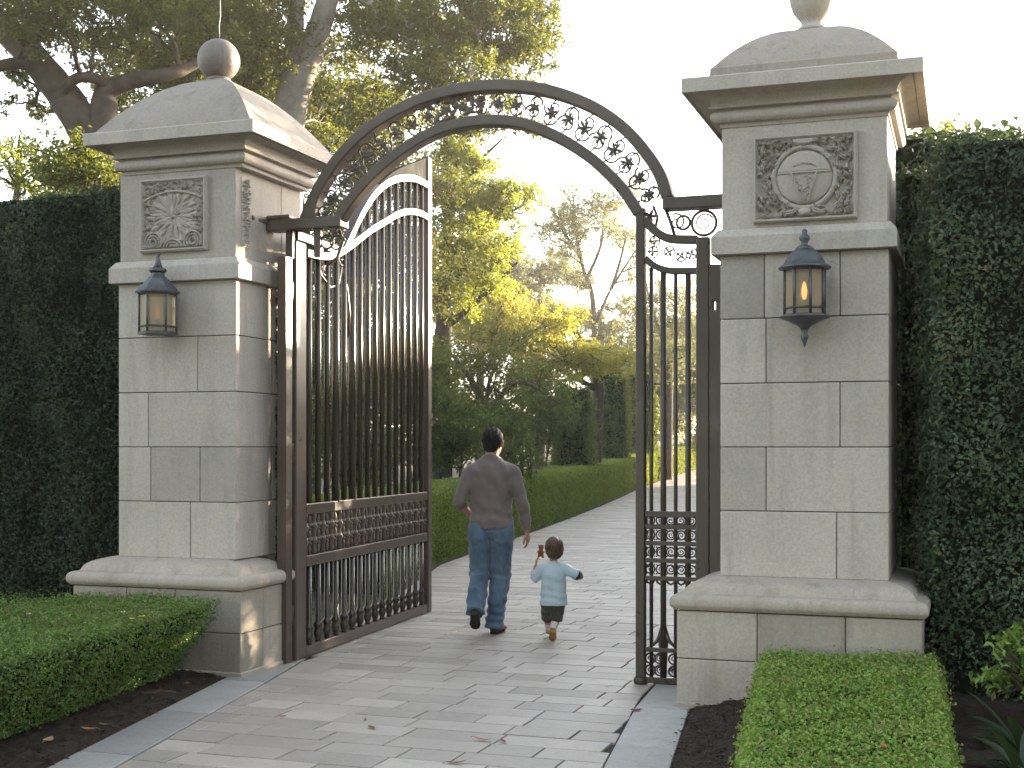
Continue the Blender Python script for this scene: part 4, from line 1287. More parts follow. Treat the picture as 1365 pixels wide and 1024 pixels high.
# thin open trees against the bright sky
for k, (lab, bx, d, tops, blobs_) in enumerate([
    ('slim sparse tree with open twiggy crown against bright sky', 790, 46.0,
     [[(790, 400), (778, 360), (768, 310), (764, 262)], [(795, 430), (812, 390), (840, 345), (858, 318)], [(782, 372), (800, 330), (806, 285), (812, 255)], [(775, 345), (752, 310), (738, 282)], [(815, 385), (826, 350), (836, 310)]],
     [(770, 290, 46, 45, 45, 2, 26, .62), (820, 290, 46, 45, 45, 2, 22, .60), (740, 300, 46, 30, 40, 1.6, 12, .55), (845, 340, 46, 24, 40, 1.6, 10, .55), (760, 360, 46, 45, 34, 1.6, 12, .6)]),
    ('bushy thin tree half hidden behind the narrow iron panel', 890, 50.0,
     [[(888, 480), (882, 420), (878, 370)], [(890, 500), (905, 440), (920, 390)], [(886, 460), (868, 410), (860, 370)]],
     [(880, 420, 50, 40, 45, 2, 18, .75), (910, 460, 50, 40, 45, 2, 16, .8), (860, 480, 50, 36, 50, 2, 14, .8), (925, 400, 50, 20, 40, 1.5, 8, .7)])]):
    b = G(bx, d)
    limbs = [[(b, .17), (at(bx + 2, 500, d), .12), (at(tops[0][0][0], tops[0][0][1], d), .09)] + [(at(x, y, d), .065 - .02 * i) for i, (x, y) in enumerate(tops[0][1:])]]
    for tp in tops[1:]:
        limbs.append([(at(x, y, d + .2 * k * (j > 0)), .065 - .016 * j) for j, (x, y) in enumerate(tp)])
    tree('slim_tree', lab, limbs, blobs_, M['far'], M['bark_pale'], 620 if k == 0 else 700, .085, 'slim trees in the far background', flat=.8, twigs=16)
# far tree line
for k, (px, d, top, w_, lab) in enumerate([
    (720, 62, 325, 60, 'hazy olive tree far behind the golden tree'), (800, 66, 385, 60, 'low hazy brown tree far behind the spreading tree'),
    (870, 64, 425, 55, 'round hazy tree far behind the narrow panel bars'), (940, 60, 430, 50, 'hazy tree farthest right behind the iron hinge post'),
    (640, 60, 300, 60, 'hazy tall tree far behind the free edge of the gate leaf')]):
    b = G(px, d); mid = (top + 560) / 2
    tree('distant_tree', lab, [[(b, .25), (at(px, 520, d), .2), (at(px, top + 40, d), .08)]],
         [(px, mid, d, w_, (560 - top) / 2, 2.0, 22, 1.15), (px + 20, top + 50, d, w_ * .6, 40, 2.0, 8, .9), (px - 15, 560, d, w_ * .9, 30, 2, 10, 1.0)],
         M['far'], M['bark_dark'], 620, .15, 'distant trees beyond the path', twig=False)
# dark shrubs behind the low hedge
for k, (px, py, d, rx, ry, n, cr, lab) in enumerate([
    (600, 585, 24, 45, 55, 20, .48, 'dark rounded shrub rising over the low hedge left of the man'),
    (695, 612, 25.5, 36, 26, 11, .36, 'small dark bluish shrub behind the right shoulder of the man'),
    (660, 575, 27, 40, 44, 16, .5, 'mid green shrub behind the head of the man'),
    (560, 540, 23, 50, 90, 24, .55, 'tall dark shrub behind the free edge of the gate leaf'),
    (480, 590, 19, 60, 95, 22, .48, 'big glossy shrub seen through the lower bars of the gate leaf'),
    (420, 520, 21, 60, 120, 22, .58, 'tall dark shrub behind the hinge side of the gate leaf'),
    (500, 470, 22, 55, 90, 18, .55, 'dark shrub seen through the upper middle of the gate leaf'),
    (716, 560, 34, 50, 50, 18, .6, 'dark evergreen shrub left of the clipped column')]):
    b = G(px, d)
    tree('shrub', lab, [[(b, .06), (at(px, py + ry * .4, d), .045), (at(px + 4, py, d), .02)], [(b + [.1, 0, .2], .04), (at(px + rx * .4, py, d), .02)], [(b + [-.1, 0, .2], .04), (at(px - rx * .4, py, d), .02)]],
         [(px, py, d, rx * .85, ry * .85, rx * d / F * .9, n, cr)], M['shrub'], M['bark_dark'], 1500, .07, 'shrubs behind the low hedge', cat='shrub', sides=6)
# clipped evergreen columns by the far path
for k, (px, d, x0, x1, top, lab) in enumerate([(764, 35, 742, 787, 524, 'clipped dark evergreen column left of the leaning dark trunk'), (814, 43, 802, 836, 505, 'slender clipped column right of the leaning dark trunk'), (855, 49, 838, 872, 505, 'clipped column behind the left stile of the narrow panel')]):
    a, b = at(x0, 600, d), at(x1, 600, d); z1 = at(px, top, d)[2]; n_ = np.array([-st, ct]) * 1.1
    A2, B2 = a[:2], b[:2]; zt = float(terrain(a[1]))
    hedge('clipped_column', lab, [A2, B2, B2 + n_, A2 + n_], zt, z1, 1000, .085, M['shrub'], 'clipped evergreen columns', bump=.12, round_=.5, parent_cat='shrub', jitter=.09)
# shrubs over the left hedge
d = 14.5
tree('bushy_tree', 'bushy green tree rising over the tall left hedge',
     [[(G(105, d), .12), (at(108, 330, d), .09), (at(112, 240, d), .04)]],
     [(118, 232, d, 48, 38, .8, 16, .34), (70, 250, d + .5, 40, 26, .7, 9, .32), (60, 215, d + 1.5, 30, 14, .5, 4, .22), (135, 265, d, 40, 20, .7, 8, .32)], M['oak'], M['bark_dark'], 1700, .06)
d = 17.0
tree('thin_tree', 'thin pale leaved tree against bright sky at the left picture edge',
     [[(G(20, d), .08), (at(22, 330, d), .06), (at(24, 220, d), .03), (at(26, 180, d), .012)]],
     [(22, 232, d, 30, 32, .6, 9, .32), (18, 195, d, 16, 12, .4, 3, .2)], M['gold'], M['bark_dark'], 900, .06)
# trees on the right side of the path: hidden by the pillar and hedge, they shade the gate
def shade_tree(x, y, top, rad, lab, n=26, z0=.4):
    cl = []
    while len(cl) < n:
        q = rng.uniform(-1, 1, 3)
        if q @ q > 1: continue
        cl.append((np.array([x + q[0] * rad, y + q[1] * rad, z0 + (top - z0) * (q[2] * .5 + .5)]), .85 * rng.uniform(.8, 1.2)))
    tree('shade_tree', lab, [[((x, y, -.05), .22), ((x + .1, y, 1.0), .18), ((x, y + .1, top * .6), .10), ((x, y, top * .85), .04)]], cl, M['oak'], M['bark_dark'], 800, .14, 'shade trees right of the path', twig=False)


#@@PEOPLE
# ------------------------------------------------------------------ people
def evaluated(name, mb, voxel, smooth_it, mats, parent, fn=None, sub=False, smooth_fac=.5, keep=None):
    """merge overlapping lofts into one continuous skin"""
    me = bpy.data.meshes.new('tmp'); me.from_pydata(mb.v, [], mb.f)
    o = bpy.data.objects.new('tmp', me); COL.objects.link(o)
    r = o.modifiers.new('r', 'REMESH'); r.mode = 'VOXEL'; r.voxel_size = voxel; r.use_smooth_shade = True
    s = o.modifiers.new('s', 'SMOOTH'); s.factor = smooth_fac; s.iterations = smooth_it
    dg = bpy.context.evaluated_depsgraph_get(); dg.update()
    me2 = bpy.data.meshes.new_from_object(o.evaluated_get(dg))
    bpy.data.objects.remove(o); bpy.data.meshes.remove(me)
    me2.name = name
    n = len(me2.vertices); P = np.empty(n * 3, np.float32); me2.vertices.foreach_get('co', P); P = P.reshape(-1, 3)
    nr = np.empty(n * 3, np.float32); me2.vertices.foreach_get('normal', nr); nr = nr.reshape(-1, 3)
    if fn is not None:
        P = fn(P.astype(float), nr.astype(float)); me2.vertices.foreach_set('co', P.astype(np.float32).ravel())
    me2.materials.clear()
    for m_ in (mats if isinstance(mats, (list, tuple)) else [mats]): me2.materials.append(m_)
    me2.polygons.foreach_set('use_smooth', np.ones(len(me2.polygons), bool))
    me2.update()
    ob = bpy.data.objects.new(name, me2); COL.objects.link(ob); ob.parent = parent
    return ob


def lf(mb, pts, rad, n=14, ref=(0, 1, 0), k=4):
    """smooth loft with elliptical rings; the first radius lies along ref"""
    P = spline(pts, k); R = np.array([(r, r) if np.isscalar(r) else r for r in rad], float)
    Rr = np.stack([np.interp(np.linspace(0, len(pts) - 1, len(P)), np.arange(len(pts)), R[:, q]) for q in (0, 1)], -1)
    mb.sweep(P, [tuple(r) for r in Rr], n, ref=ref)


def ball(mb, c, r, n=12):
    r = np.array([r, r, r]) if np.isscalar(r) else np.array(r)
    v = []; f = []
    for i in range(n + 1):
        a = -pi / 2 + pi * i / n
        for j in range(2 * n):
            b = pi * j / n; v.append((c[0] + r[0] * math.cos(a) * math.cos(b), c[1] + r[1] * math.cos(a) * math.sin(b), c[2] + r[2] * math.sin(a)))
    for i in range(n):
        for j in range(2 * n):
            k = (j + 1) % (2 * n); f.append((i * 2 * n + j, i * 2 * n + k, (i + 1) * 2 * n + k, (i + 1) * 2 * n + j))
    mb.add(v, f, 0, True)


def head(mb, c, s, yaw=0.0):
    """head about 0.225*s tall, facing +Y; skull, jaw, nose, ears, lips, brow"""
    R = Matrix.Rotation(yaw, 3, 'Z'); k0 = len(mb.v)
    ball(mb, (0, -.012, .022), (.074, .094, .092)); ball(mb, (0, .030, -.032), (.056, .062, .078)); ball(mb, (0, .055, -.078), (.030, .030, .026))
    ball(mb, (0, .088, .022), (.045, .014, .012)); lf(mb, [(0, .088, .022), (0, .104, -.008), (0, .112, -.026), (0, .094, -.034)], [.008, .010, .014, .008], 8)
    ball(mb, (0, .092, -.052), (.022, .010, .0065)); ball(mb, (0, .089, -.063), (.019, .010, .007))
    for q in (-1, 1):
        ball(mb, (q * .078, -.004, -.004), (.010, .022, .034)); ball(mb, (q * .083, -.010, .010), (.009, .016, .020)); ball(mb, (q * .045, .062, -.018), (.022, .018, .018))
    new = []
    for p in mb.v[k0:]:
        v_ = R @ Vector(p); new.append((c[0] + v_.x * s, c[1] + v_.y * s, c[2] + v_.z * s))
    mb.v[k0:] = new


def hand(mb, wrist, fdir, pdir, s=1.0, curl=.35, side=1):
    """wrist point, finger direction, direction the palm faces; thumb leaves the side of the palm"""
    f = np.array(fdir, float); f /= np.linalg.norm(f); p = np.array(pdir, float); p -= f * p.dot(f); p /= np.linalg.norm(p)
    a = np.cross(f, p) * side        # across the palm towards the thumb
    w_ = np.array(wrist, float)
    lf(mb, [w_ - f * .02 * s, w_ + f * .02 * s, w_ + f * .055 * s, w_ + f * .088 * s], [(.018 * s, .026 * s), (.017 * s, .034 * s), (.016 * s, .042 * s), (.012 * s, .040 * s)], 12, ref=tuple(p), k=4)
    for q, (off, L, r) in enumerate([(.031, .072, .0092), (.011, .080, .0096), (-.010, .075, .0092), (-.030, .058, .0082)]):
        b0 = w_ + f * .080 * s + a * off * s; ang_ = 0; pts = [b0]
        for seg, fr in enumerate((.45, .32, .25)):
            ang_ += curl * (1 + .12 * q) * (.8 if seg == 0 else 1.1)
            pts.append(pts[-1] + (f * math.cos(ang_) + p * math.sin(ang_)) * L * fr * s)
        lf(mb, pts, [r * s * 1.05, r * s, r * s * .92, r * s * .75], 8, ref=tuple(a), k=3)
    b0 = w_ + f * .030 * s + a * .030 * s
    lf(mb, [b0, b0 + (a * .7 + f * .6 + p * .25) * .030 * s, b0 + (a * .75 + f * 1.5 + p * .5) * .036 * s, b0 + (a * .6 + f * 2.3 + p * .8) * .034 * s], [.014 * s, .0125 * s, .011 * s, .008 * s], 8, k=3)


def folds(P, nr, zc, amp, freq, width=.12, seed=0):
    """creases running round a limb near height zc"""
    w_ = np.exp(-((P[:, 2] - zc) / width) ** 2)
    ph = P[:, 0] * 13 + P[:, 1] * 17 + seed
    return P + nr * (amp * w_ * np.sin(P[:, 2] * freq + 1.6 * np.sin(ph) + seed))[:, None]


# --- the man, walking away
man_g = gnd(655, 844)
man = thing('person', 'person in a taupe sweater and blue jeans walking away on the path', 'person', (man_g[0], man_g[1], 0), math.radians(16))
HIP, KNEE = .93, .52
Lh, Lk, La = (-.095, -.02, .90), (-.100, .015, .52), (-.118, -.235, .225)       # trailing leg, heel up
Rh, Rk, Ra = (.095, .0, .90), (.075, .045, .49), (.028, -.005, .095)
Lsh, Lel, Lwr = (-.178, -.01, 1.385), (-.268, -.05, 1.135), (-.215, .165, 1.02)
Rsh, Rel, Rwr = (.178, -.01, 1.385), (.262, -.03, 1.13), (.305, .03, .875)
HC = (.012, .03, 1.625)
b = MB()
head(b, HC, 1.10, math.radians(-14))
lf(b, [(0, -.02, 1.40), (.002, -.005, 1.50), (.008, .012, 1.58)], [.062, .056, .058], 14)
# torso
lf(b, [(0, -.01, .86), (0, -.01, .98), (0, 0, 1.10), (0, -.01, 1.28), (0, -.015, 1.40), (0, -.015, 1.475)], [(.085, .135), (.085, .14), (.085, .135), (.105, .155), (.085, .15), (.05, .07)], 20)
for S, E, W in ((Lsh, Lel, Lwr), (Rsh, Rel, Rwr)):
    lf(b, [(S[0] * .75, S[1], S[2] + .01), S, tuple((np.array(S) + E) / 2), E, tuple((np.array(E) + W) / 2), W], [.045, .048, .044, .038, .037, .026], 12)
for Hh, K, A in ((Lh, Lk, La), (Rh, Rk, Ra)):
    lf(b, [(Hh[0], Hh[1], Hh[2] + .06), Hh, tuple((np.array(Hh) + K) / 2), K, tuple((np.array(K) + A) * .5 + np.array([0, -.02, .03])), A], [.070, .072, .060, .046, .044, .032], 14)
hand(b, Rwr, (.10, .12, -1), (-.9, .25, 0), 1.0, .30, -1)
hand(b, Lwr, (.30, .95, .05), (.9, -.2, -.2), 1.0, .45, 1)
lf(b, [Ra, (.036, .06, .05), (.055, .15, .028)], [.034, .034, .025], 10); lf(b, [La, (-.120, -.215, .16), (-.120, -.16, .09)], [.034, .034, .025], 10)
evaluated('body', b, .006, 4, M['skin'], man)
for q in (-1, 1):
    e = MB(); Rm = Matrix.Rotation(math.radians(-14), 3, 'Z'); v_ = Rm @ Vector((q * .031, .083, .006)); ball(e, (HC[0] + v_.x, HC[1] + v_.y, HC[2] + v_.z), .011, 6); e.build('eye', M['eye'], man)
# hair: short, close to the skull, hairline over ears and nape
h = MB()
k0 = 0
ball(h, (0, -.020, .034), (.083, .100, .092), 14); ball(h, (0, -.062, -.012), (.066, .050, .062), 12); ball(h, (0, .0, .075), (.066, .080, .050), 10)
Rm = Matrix.Rotation(math.radians(-14), 3, 'Z')
h.v = [tuple(Rm @ (Vector(p) * 1.10) + Vector(HC)) for p in h.v]
def hair_fn(P, nr):
    return P + nr * (.006 * vnoise(P * np.array([1, 1, .5]), 80, 4) + .003 * vnoise(P, 200, 6))[:, None]
evaluated('hair', h, .005, 2, M['hair_black'], man, hair_fn)
# sweater
s = MB()
lf(s, [(0, -.012, .90), (0, -.012, .96), (0, -.005, 1.06), (0, -.01, 1.18), (0, -.012, 1.30), (0, -.015, 1.385), (0, -.012, 1.435), (0, -.010, 1.475), (.002, -.005, 1.525)], [(.142, .192), (.140, .192), (.128, .180), (.134, .184), (.136, .196), (.120, .208), (.100, .185), (.078, .125), (.063, .068)], 24)
for S, E, W, cut in ((Lsh, Lel, Lwr, .30), (Rsh, Rel, Rwr, .95)):
    S, E, W = map(np.array, (S, E, W)); end = E + (W - E) * cut
    lf(s, [(S[0] * .62, S[1], S[2] + .006), S + [0, 0, -.006], S * .5 + E * .5, E, E + (end - E) * .5, end], [.058, .068, .062, .055, .050 if cut > .5 else .054, .040 if cut > .5 else .053], 14)
def sw(P, nr):
    P = folds(P, nr, 1.02, .006, 60, .07, 1.0); P = folds(P, nr, 1.12, .005, 40, .06, 2.2); P = folds(P, nr, 1.33, .003, 40, .10, 3.0)
    return P + nr * (.008 * vnoise(P * np.array([1, 1, .7]) + P[:, [2, 0, 1]] * .35, 15, 8) + .003 * vnoise(P, 34, 2))[:, None]
evaluated('sweater', s, .007, 5, M['sweater'], man, sw)
# jeans
j = MB()
lf(j, [(0, -.008, .985), (0, -.012, .94), (0, -.02, .87), (0, -.018, .82)], [(.100, .152), (.114, .166), (.128, .182), (.085, .155)], 24)
for Hh, K, A, sg in ((Lh, Lk, La, -1), (Rh, Rk, Ra, 1)):
    Hh, K, A = map(np.array, (Hh, K, A))
    end = A + (A - K) / np.linalg.norm(A - K) * (.055 if sg > 0 else .035)
    lf(j, [Hh + [0, -.01, .04], Hh + [0, -.015, -.06], Hh * .5 + K * .5, K + [0, .002, 0], K * .5 + A * .5 + [0, -.012, 0], A + (K - A) * .12, end], [(.108, .100), (.112, .106), (.098, .097), (.088, .086), (.084, .084), (.080, .080), (.086, .082)], 18)
def jf(P, nr):
    P = folds(P, nr, .50, .007, 80, .06, .5); P = folds(P, nr, .14, .007, 90, .08, 1.5); P = folds(P, nr, .80, .004, 70, .05, 2.5); P = folds(P, nr, .30, .005, 60, .10, 4.0)
    return P + nr * (.008 * vnoise(P * np.array([1, 1, .55]) + P[:, [2, 2, 0]] * .3, 18, 12) + .004 * vnoise(P, 40, 5))[:, None]
evaluated('jeans', j, .007, 4, M['jeans'], man, jf)
for sx in (-1, 1):
    mpk = MB(); u, v = np.meshgrid(np.linspace(-.06, .06, 5), np.linspace(-.075, .065, 5))
    # back pocket stitched outline follows the seat
    pts = [(-.055, .06), (.055, .06), (.055, -.045), (0, -.075), (-.055, -.045)]
    ring3 = []
    for a_, b_ in zip(pts, pts[1:] + pts[:1]):
        for f_ in np.linspace(0, 1, 5, endpoint=False): ring3.append((sx * .088 + a_[0] + (b_[0] - a_[0]) * f_, -.158, .86 + a_[1] + (b_[1] - a_[1]) * f_))
    rr = []
    for x, y, z in ring3:
        yy_ = -.02 - math.sqrt(max(0, 1 - ((x) / .19) ** 2)) * .132; rr.append((x, yy_, z))
    mpk.sweep(rr, .0028, 5, closed=True); mpk.build('pocket_seam', M['jeans'], man)
# shoes
def shoe(nm, parent, heel, toe, up, s=1.0, mu='shoe', ms='sole', w_=.046, hgt=.07):
    heel, toe, up = map(lambda q: np.array(q, float), (heel, toe, up)); f = toe - heel; L = np.linalg.norm(f); f /= L; up = up - f * up.dot(f); up /= np.linalg.norm(up)
    m1 = MB(); lf(m1, [heel + f * .012 + up * .038, heel + f * L * .3 + up * .046, heel + f * L * .62 + up * .036, heel + f * L * .96 + up * .026], [(hgt * .55, w_ * .80), (hgt * .62, w_ * .86), (hgt * .46, w_ * 1.0), (hgt * .24, w_ * .62)], 14, ref=tuple(up))
    lf(m1, [heel + f * .035 + up * .05, heel + f * .045 + up * .10], [(w_ * .95, w_ * .85), (w_ * .9, w_ * .8)], 12, ref=tuple(f))
    o1 = evaluated(nm, m1, .005 * s + .001, 3, M[mu], parent)
    m2 = MB(); lf(m2, [heel + f * -.004 + up * .012, heel + f * .02 + up * .011, heel + f * L * .35 + up * .011, heel + f * L * .66 + up * .011, heel + f * L * .92 + up * .012, heel + f * L * 1.02 + up * .014], [(.012, w_ * .45), (.014, w_ * .86), (.013, w_ * .82), (.013, w_ * 1.08), (.012, w_ * .8), (.008, w_ * .35)], 12, ref=tuple(up))
    o2 = evaluated('sole', m2, .005 * s, 2, M[ms], o1)
    return o1
o1 = shoe('shoe', man, (.020, -.075, .0), (.085, .185, .0), (0, 0, 1)); o1['label'] = 'planted dark shoe with red side trim'
tr = MB(); lf(tr, [(.072, -.03, .034), (.092, .04, .040), (.108, .10, .036), (.112, .15, .028)], [.010, .020, .020, .010], 8); lf(tr, [(.060, -.02, .065), (.075, .03, .078), (.078, .07, .07)], [.012, .012, .01], 8)
evaluated('trim', tr, .005, 2, M['red'], o1)
wt = MB(); lf(wt, [(.070, -.035, .072), (.082, -.005, .066), (.088, .02, .055)], [.006, .011, .006], 8); evaluated('sock', wt, .004, 2, M['white'], o1)
o1 = shoe('shoe', man, (-.118, -.335, .190), (-.122, -.205, .055), (0, .80, .75)); o1['label'] = 'lifted dark shoe showing its sole'

# --- the toddler, trotting beside
tod_g = gnd(738, 853)
tod = thing('person', 'toddler in a pale blue shirt and dark shorts trotting beside the man', 'person', (tod_g[0], tod_g[1], 0), math.radians(14))
HC2 = (.005, .015, .742)
b = MB()
head(b, HC2, .88, math.radians(6))
lf(b, [(0, -.005, .58), (0, 0, .64), (.002, .005, .68)], [.038, .035, .036], 12)
lf(b, [(0, 0, .26), (0, 0, .33), (0, .008, .43), (0, 0, .53), (0, -.004, .615)], [(.068, .082), (.074, .088), (.080, .090), (.076, .092), (.042, .055)], 16)
Ls, Le, Lw = (-.095, 0, .585), (-.155, .02, .505), (-.150, .07, .610)
Rs, Re, Rw = (.095, 0, .585), (.185, -.015, .540), (.210, .075, .525)
for S, E, W in ((Ls, Le, Lw), (Rs, Re, Rw)):
    lf(b, [(S[0] * .6, S[1], S[2]), S, tuple((np.array(S) + E) / 2), E, tuple((np.array(E) + W) / 2), W], [.034, .036, .032, .028, .026, .019], 10)
hand(b, Lw, (.10, .05, 1), (.9, .3, 0), .55, .7, 1)
hand(b, Rw, (.2, .95, -.1), (.1, -.1, -1), .55, .5, 1)
tLh, tLk, tLa = (-.045, .01, .27), (-.052, .10, .165), (-.045, .145, .055)        # leading leg, in front
tRh, tRk, tRa = (.036, -.005, .27), (.018, .0, .165), (-.002, -.075, .092)          # rear leg, rising on the toe
for Hh, K, A in ((tLh, tLk, tLa), (tRh, tRk, tRa)):
    lf(b, [(Hh[0], Hh[1], Hh[2] + .03), Hh, tuple((np.array(Hh) + K) / 2), K, tuple((np.array(K) + A) * .5), A], [.050, .052, .046, .036, .034, .024], 12)
evaluated('body', b, .0045, 3, M['skin'], tod)
for q in (-1, 1):
    e = MB(); v_ = Matrix.Rotation(math.radians(6), 3, 'Z') @ Vector((q * .028, .073, .004)); ball(e, (HC2[0] + v_.x, HC2[1] + v_.y, HC2[2] + v_.z), .010, 6); e.build('eye', M['eye'], tod)
h = MB()
ball(h, (0, -.014, .034), (.082, .095, .084), 14); ball(h, (0, -.046, -.020), (.070, .050, .062), 12); ball(h, (0, .03, .065), (.066, .062, .042), 10)
for q in (-1, 1): ball(h, (q * .058, -.006, .0), (.020, .045, .050), 8)
h.v = [tuple(Matrix.Rotation(math.radians(6), 3, 'Z') @ (Vector(p) * .95) + Vector(HC2)) for p in h.v]
def hair2(P, nr):
    return P + nr * (.005 * vnoise(P * np.array([1, 1, .35]), 90, 4) + .002 * vnoise(P, 200, 6))[:, None]
evaluated('hair', h, .0045, 2, M['hair_brown'], tod, hair2)
s = MB()
lf(s, [(0, .0, .290), (0, 0, .33), (0, .006, .42), (0, 0, .50), (0, -.002, .575), (0, -.002, .625), (0, 0, .650)], [(.100, .118), (.098, .113), (.094, .104), (.090, .104), (.080, .102), (.052, .064), (.042, .042)], 20)
for S, E, W, cut in ((Ls, Le, Lw, .55), (Rs, Re, Rw, .12)):
    S, E, W = map(np.array, (S, E, W)); end = E + (W - E) * cut
    lf(s, [(S[0] * .5, S[1], S[2] + .006), S, S * .5 + E * .5, E, E + (end - E) * .5, end], [.046, .050, .045, .043, .042, .040], 12)
def tf(P, nr):
    P = folds(P, nr, .36, .005, 85, .05, 1.0); P = folds(P, nr, .50, .004, 55, .06, 2.0)
    return P + nr * (.003 * vnoise(P, 24, 3))[:, None]
evaluated('shirt', s, .005, 4, M['tee'], tod, tf)
c = MB(); E, W = np.array(Re), np.array(Rw); lf(c, [E + (W - E) * -.15, E + (W - E) * .3, E + (W - E) * .8], [.042, .043, .038], 12); evaluated('sleeve_cuff', c, .004, 2, M['navy'], tod)
s = MB()
lf(s, [(0, 0, .335), (0, 0, .29), (0, .0, .235)], [(.082, .094), (.088, .098), (.060, .088)], 18)
for Hh, K, cut in ((tLh, tLk, 1.0), (tRh, tRk, 1.05)):
    Hh, K = np.array(Hh), np.array(K); end = Hh + (K - Hh) * cut
    lf(s, [Hh + [0, 0, .015], Hh * .5 + end * .5, end], [.062, .060, .056], 14)
evaluated('shorts', s, .005, 3, M['shorts'], tod, lambda P, nr: P + nr * (.004 * vnoise(P, 40, 2))[:, None])
for A, K in ((tRa, tRk), (tLa, tLk)):
    A, K = np.array(A), np.array(K); q = MB(); lf(q, [A + (K - A) * .05, A + (K - A) * .3, A + (K - A) * .62], [.028, .031, .036], 12); evaluated('sock', q, .004, 2, M['white'], tod)
shoe('boot', tod, (.000, -.128, .078), (-.006, -.070, -.002), (0, .86, .5), .7, 'boot', 'boot', .032, .055)
shoe('boot', tod, (-.050, .115, .030), (-.045, .225, .045), (0, -.1, 1), .7, 'boot', 'boot', .032, .055)
# soft toy held up in the left hand
toy = MB()
ty = np.array([-.112, .085, .712])
ball(toy, ty, (.024, .022, .032), 10); ball(toy, ty + [0.003, 0, .044], (.023, .022, .023), 10); ball(toy, ty + [-.016, 0, .062], .007, 6); ball(toy, ty + [.019, 0, .061], .007, 6)
lf(toy, [ty + [-.012, 0, -.015], ty + [-.022, .008, -.045]], [.011, .009], 8); lf(toy, [ty + [.012, 0, -.015], ty + [.02, .0, -.045]], [.011, .009], 8); lf(toy, [ty + [-.014, 0, .014], ty + [-.030, 0, .002]], [.009, .007], 8); lf(toy, [ty + [.014, 0, .014], ty + [.030, 0, .002]], [.009, .007], 8)
tm = evaluated('soft_toy', toy, .004, 2, M['plush'], None)
tm.location = (tod_g[0], tod_g[1], 0); tm.rotation_euler = (0, 0, math.radians(14))
tag(tm, "small reddish brown soft toy held up beside the toddler's head", 'toy')

#@@SMALL
# ------------------------------------------------------------------ small things
def fallen(px, py, z, size, col, label, group, aspect=.5, name='fallen_leaf', ang=None, curl=.35):
    p = gnd(px, py, z)
    m = MB(); n = 7; v = []; f = []
    for i in range(n):
        t_ = i / (n - 1); w_ = aspect * .5 * size * (math.sin(pi * min(1, t_ * .96 + .03)) ** .8)
        x = (t_ - .5) * size; zz = .003 + curl * size * (2 * abs(t_ - .45)) ** 2 * .35
        v += [(x, -w_, zz + curl * w_ * .6), (x, 0, zz), (x, w_, zz + curl * w_ * .8)]
        if i:
            a, b_ = 3 * i - 3, 3 * i
            f += [(a, b_, b_ + 1, a + 1), (a + 1, b_ + 1, b_ + 2, a + 2)]
    m.add(v, f, 0, True)
    m.sweep([(-.5 * size, 0, .004 + curl * size * .2), (-.66 * size, .03 * size, .004)], .0015, 5)
    mt = bpy.data.materials.get('dry leaf ' + col) or simple_mat('dry leaf ' + col, {'brown': (.16, .085, .045), 'orange': (.34, .13, .04), 'red': (.24, .035, .035), 'tan': (.38, .25, .14), 'yellow': (.55, .42, .06), 'pink': (.55, .28, .24), 'purple': (.19, .04, .06), 'cream': (.6, .5, .38)}[col], .7, .3, nscale=60, namt=.3)
    o = m.build(name, mt); o.location = (p[0], p[1], z); o.rotation_euler = (random.uniform(-.1, .1), random.uniform(-.1, .1), random.uniform(0, 6.28) if ang is None else ang)
    return tag(o, label, 'leaf' if 'leaf' in name else 'petal', group)


gl = 'fallen leaves on the ground'
fallen(377, 956, .002, .055, 'red', 'tiny red fallen leaf on the pavers left of centre', gl)
fallen(496, 971, .002, .07, 'brown', 'brown curled leaf on the pavers near the bottom', gl)
fallen(643, 987, .002, .12, 'orange', 'long orange brown leaf on the front pavers', gl, .25, ang=-.15)
fallen(671, 989, .002, .06, 'purple', 'crumpled reddish leaf right of the long orange leaf', gl)
fallen(847, 948, .006, .085, 'purple', 'dark red leaf at the edge of the right border stones', gl)
fallen(609, 1018, .002, .12, 'brown', 'long brown leaf at the very bottom of the path', gl, .25, ang=.1)
fallen(487, 960, .002, .05, 'brown', 'small dark leaf scrap just behind the brown curled leaf', gl, .3)
fallen(810, 916, .002, .05, 'brown', 'tiny dark leaf scrap on pavers left of the narrow panel foot', gl, .3)
fallen(119, 973, .035, .09, 'orange', 'orange dry leaf on the soil under the left box hedge', gl)
fallen(64, 988, .030, .10, 'tan', 'pale tan dry leaf on the soil at the lower left', gl)
fallen(140, 967, .035, .07, 'brown', 'brown dry leaf on the soil right of the orange one', gl)
fallen(250, 912, .035, .07, 'brown', 'brown dry leaf on the soil near the pillar foot', gl)
fallen(1178, 996, .40, .055, 'orange', 'orange leaf lying on top of the right box hedge', gl)
gp_ = 'fallen petals on the left box hedge'
fallen(50, 829, .56, .06, 'orange', 'orange petal near the left edge of the box hedge top', gp_, .7, 'fallen_petal')
fallen(38, 820, .56, .05, 'pink', 'pale pink petal just behind the orange petal', gp_, .7, 'fallen_petal')
fallen(95, 806, .56, .045, 'cream', 'cream petal at the back of the left hedge top', gp_, .7, 'fallen_petal')
fallen(126, 803, .56, .04, 'pink', 'pink petal at the back right of the cream petal', gp_, .7, 'fallen_petal')
fallen(164, 817, .56, .045, 'cream', 'cream petal left of the two yellow petals', gp_, .7, 'fallen_petal')
fallen(176, 826, .56, .05, 'yellow', 'pale yellow petal lying left of the brightest yellow petal', gp_, .7, 'fallen_petal')
fallen(190, 823, .57, .055, 'yellow', 'brightest yellow petal at the right of the left hedge top', gp_, .7, 'fallen_petal')


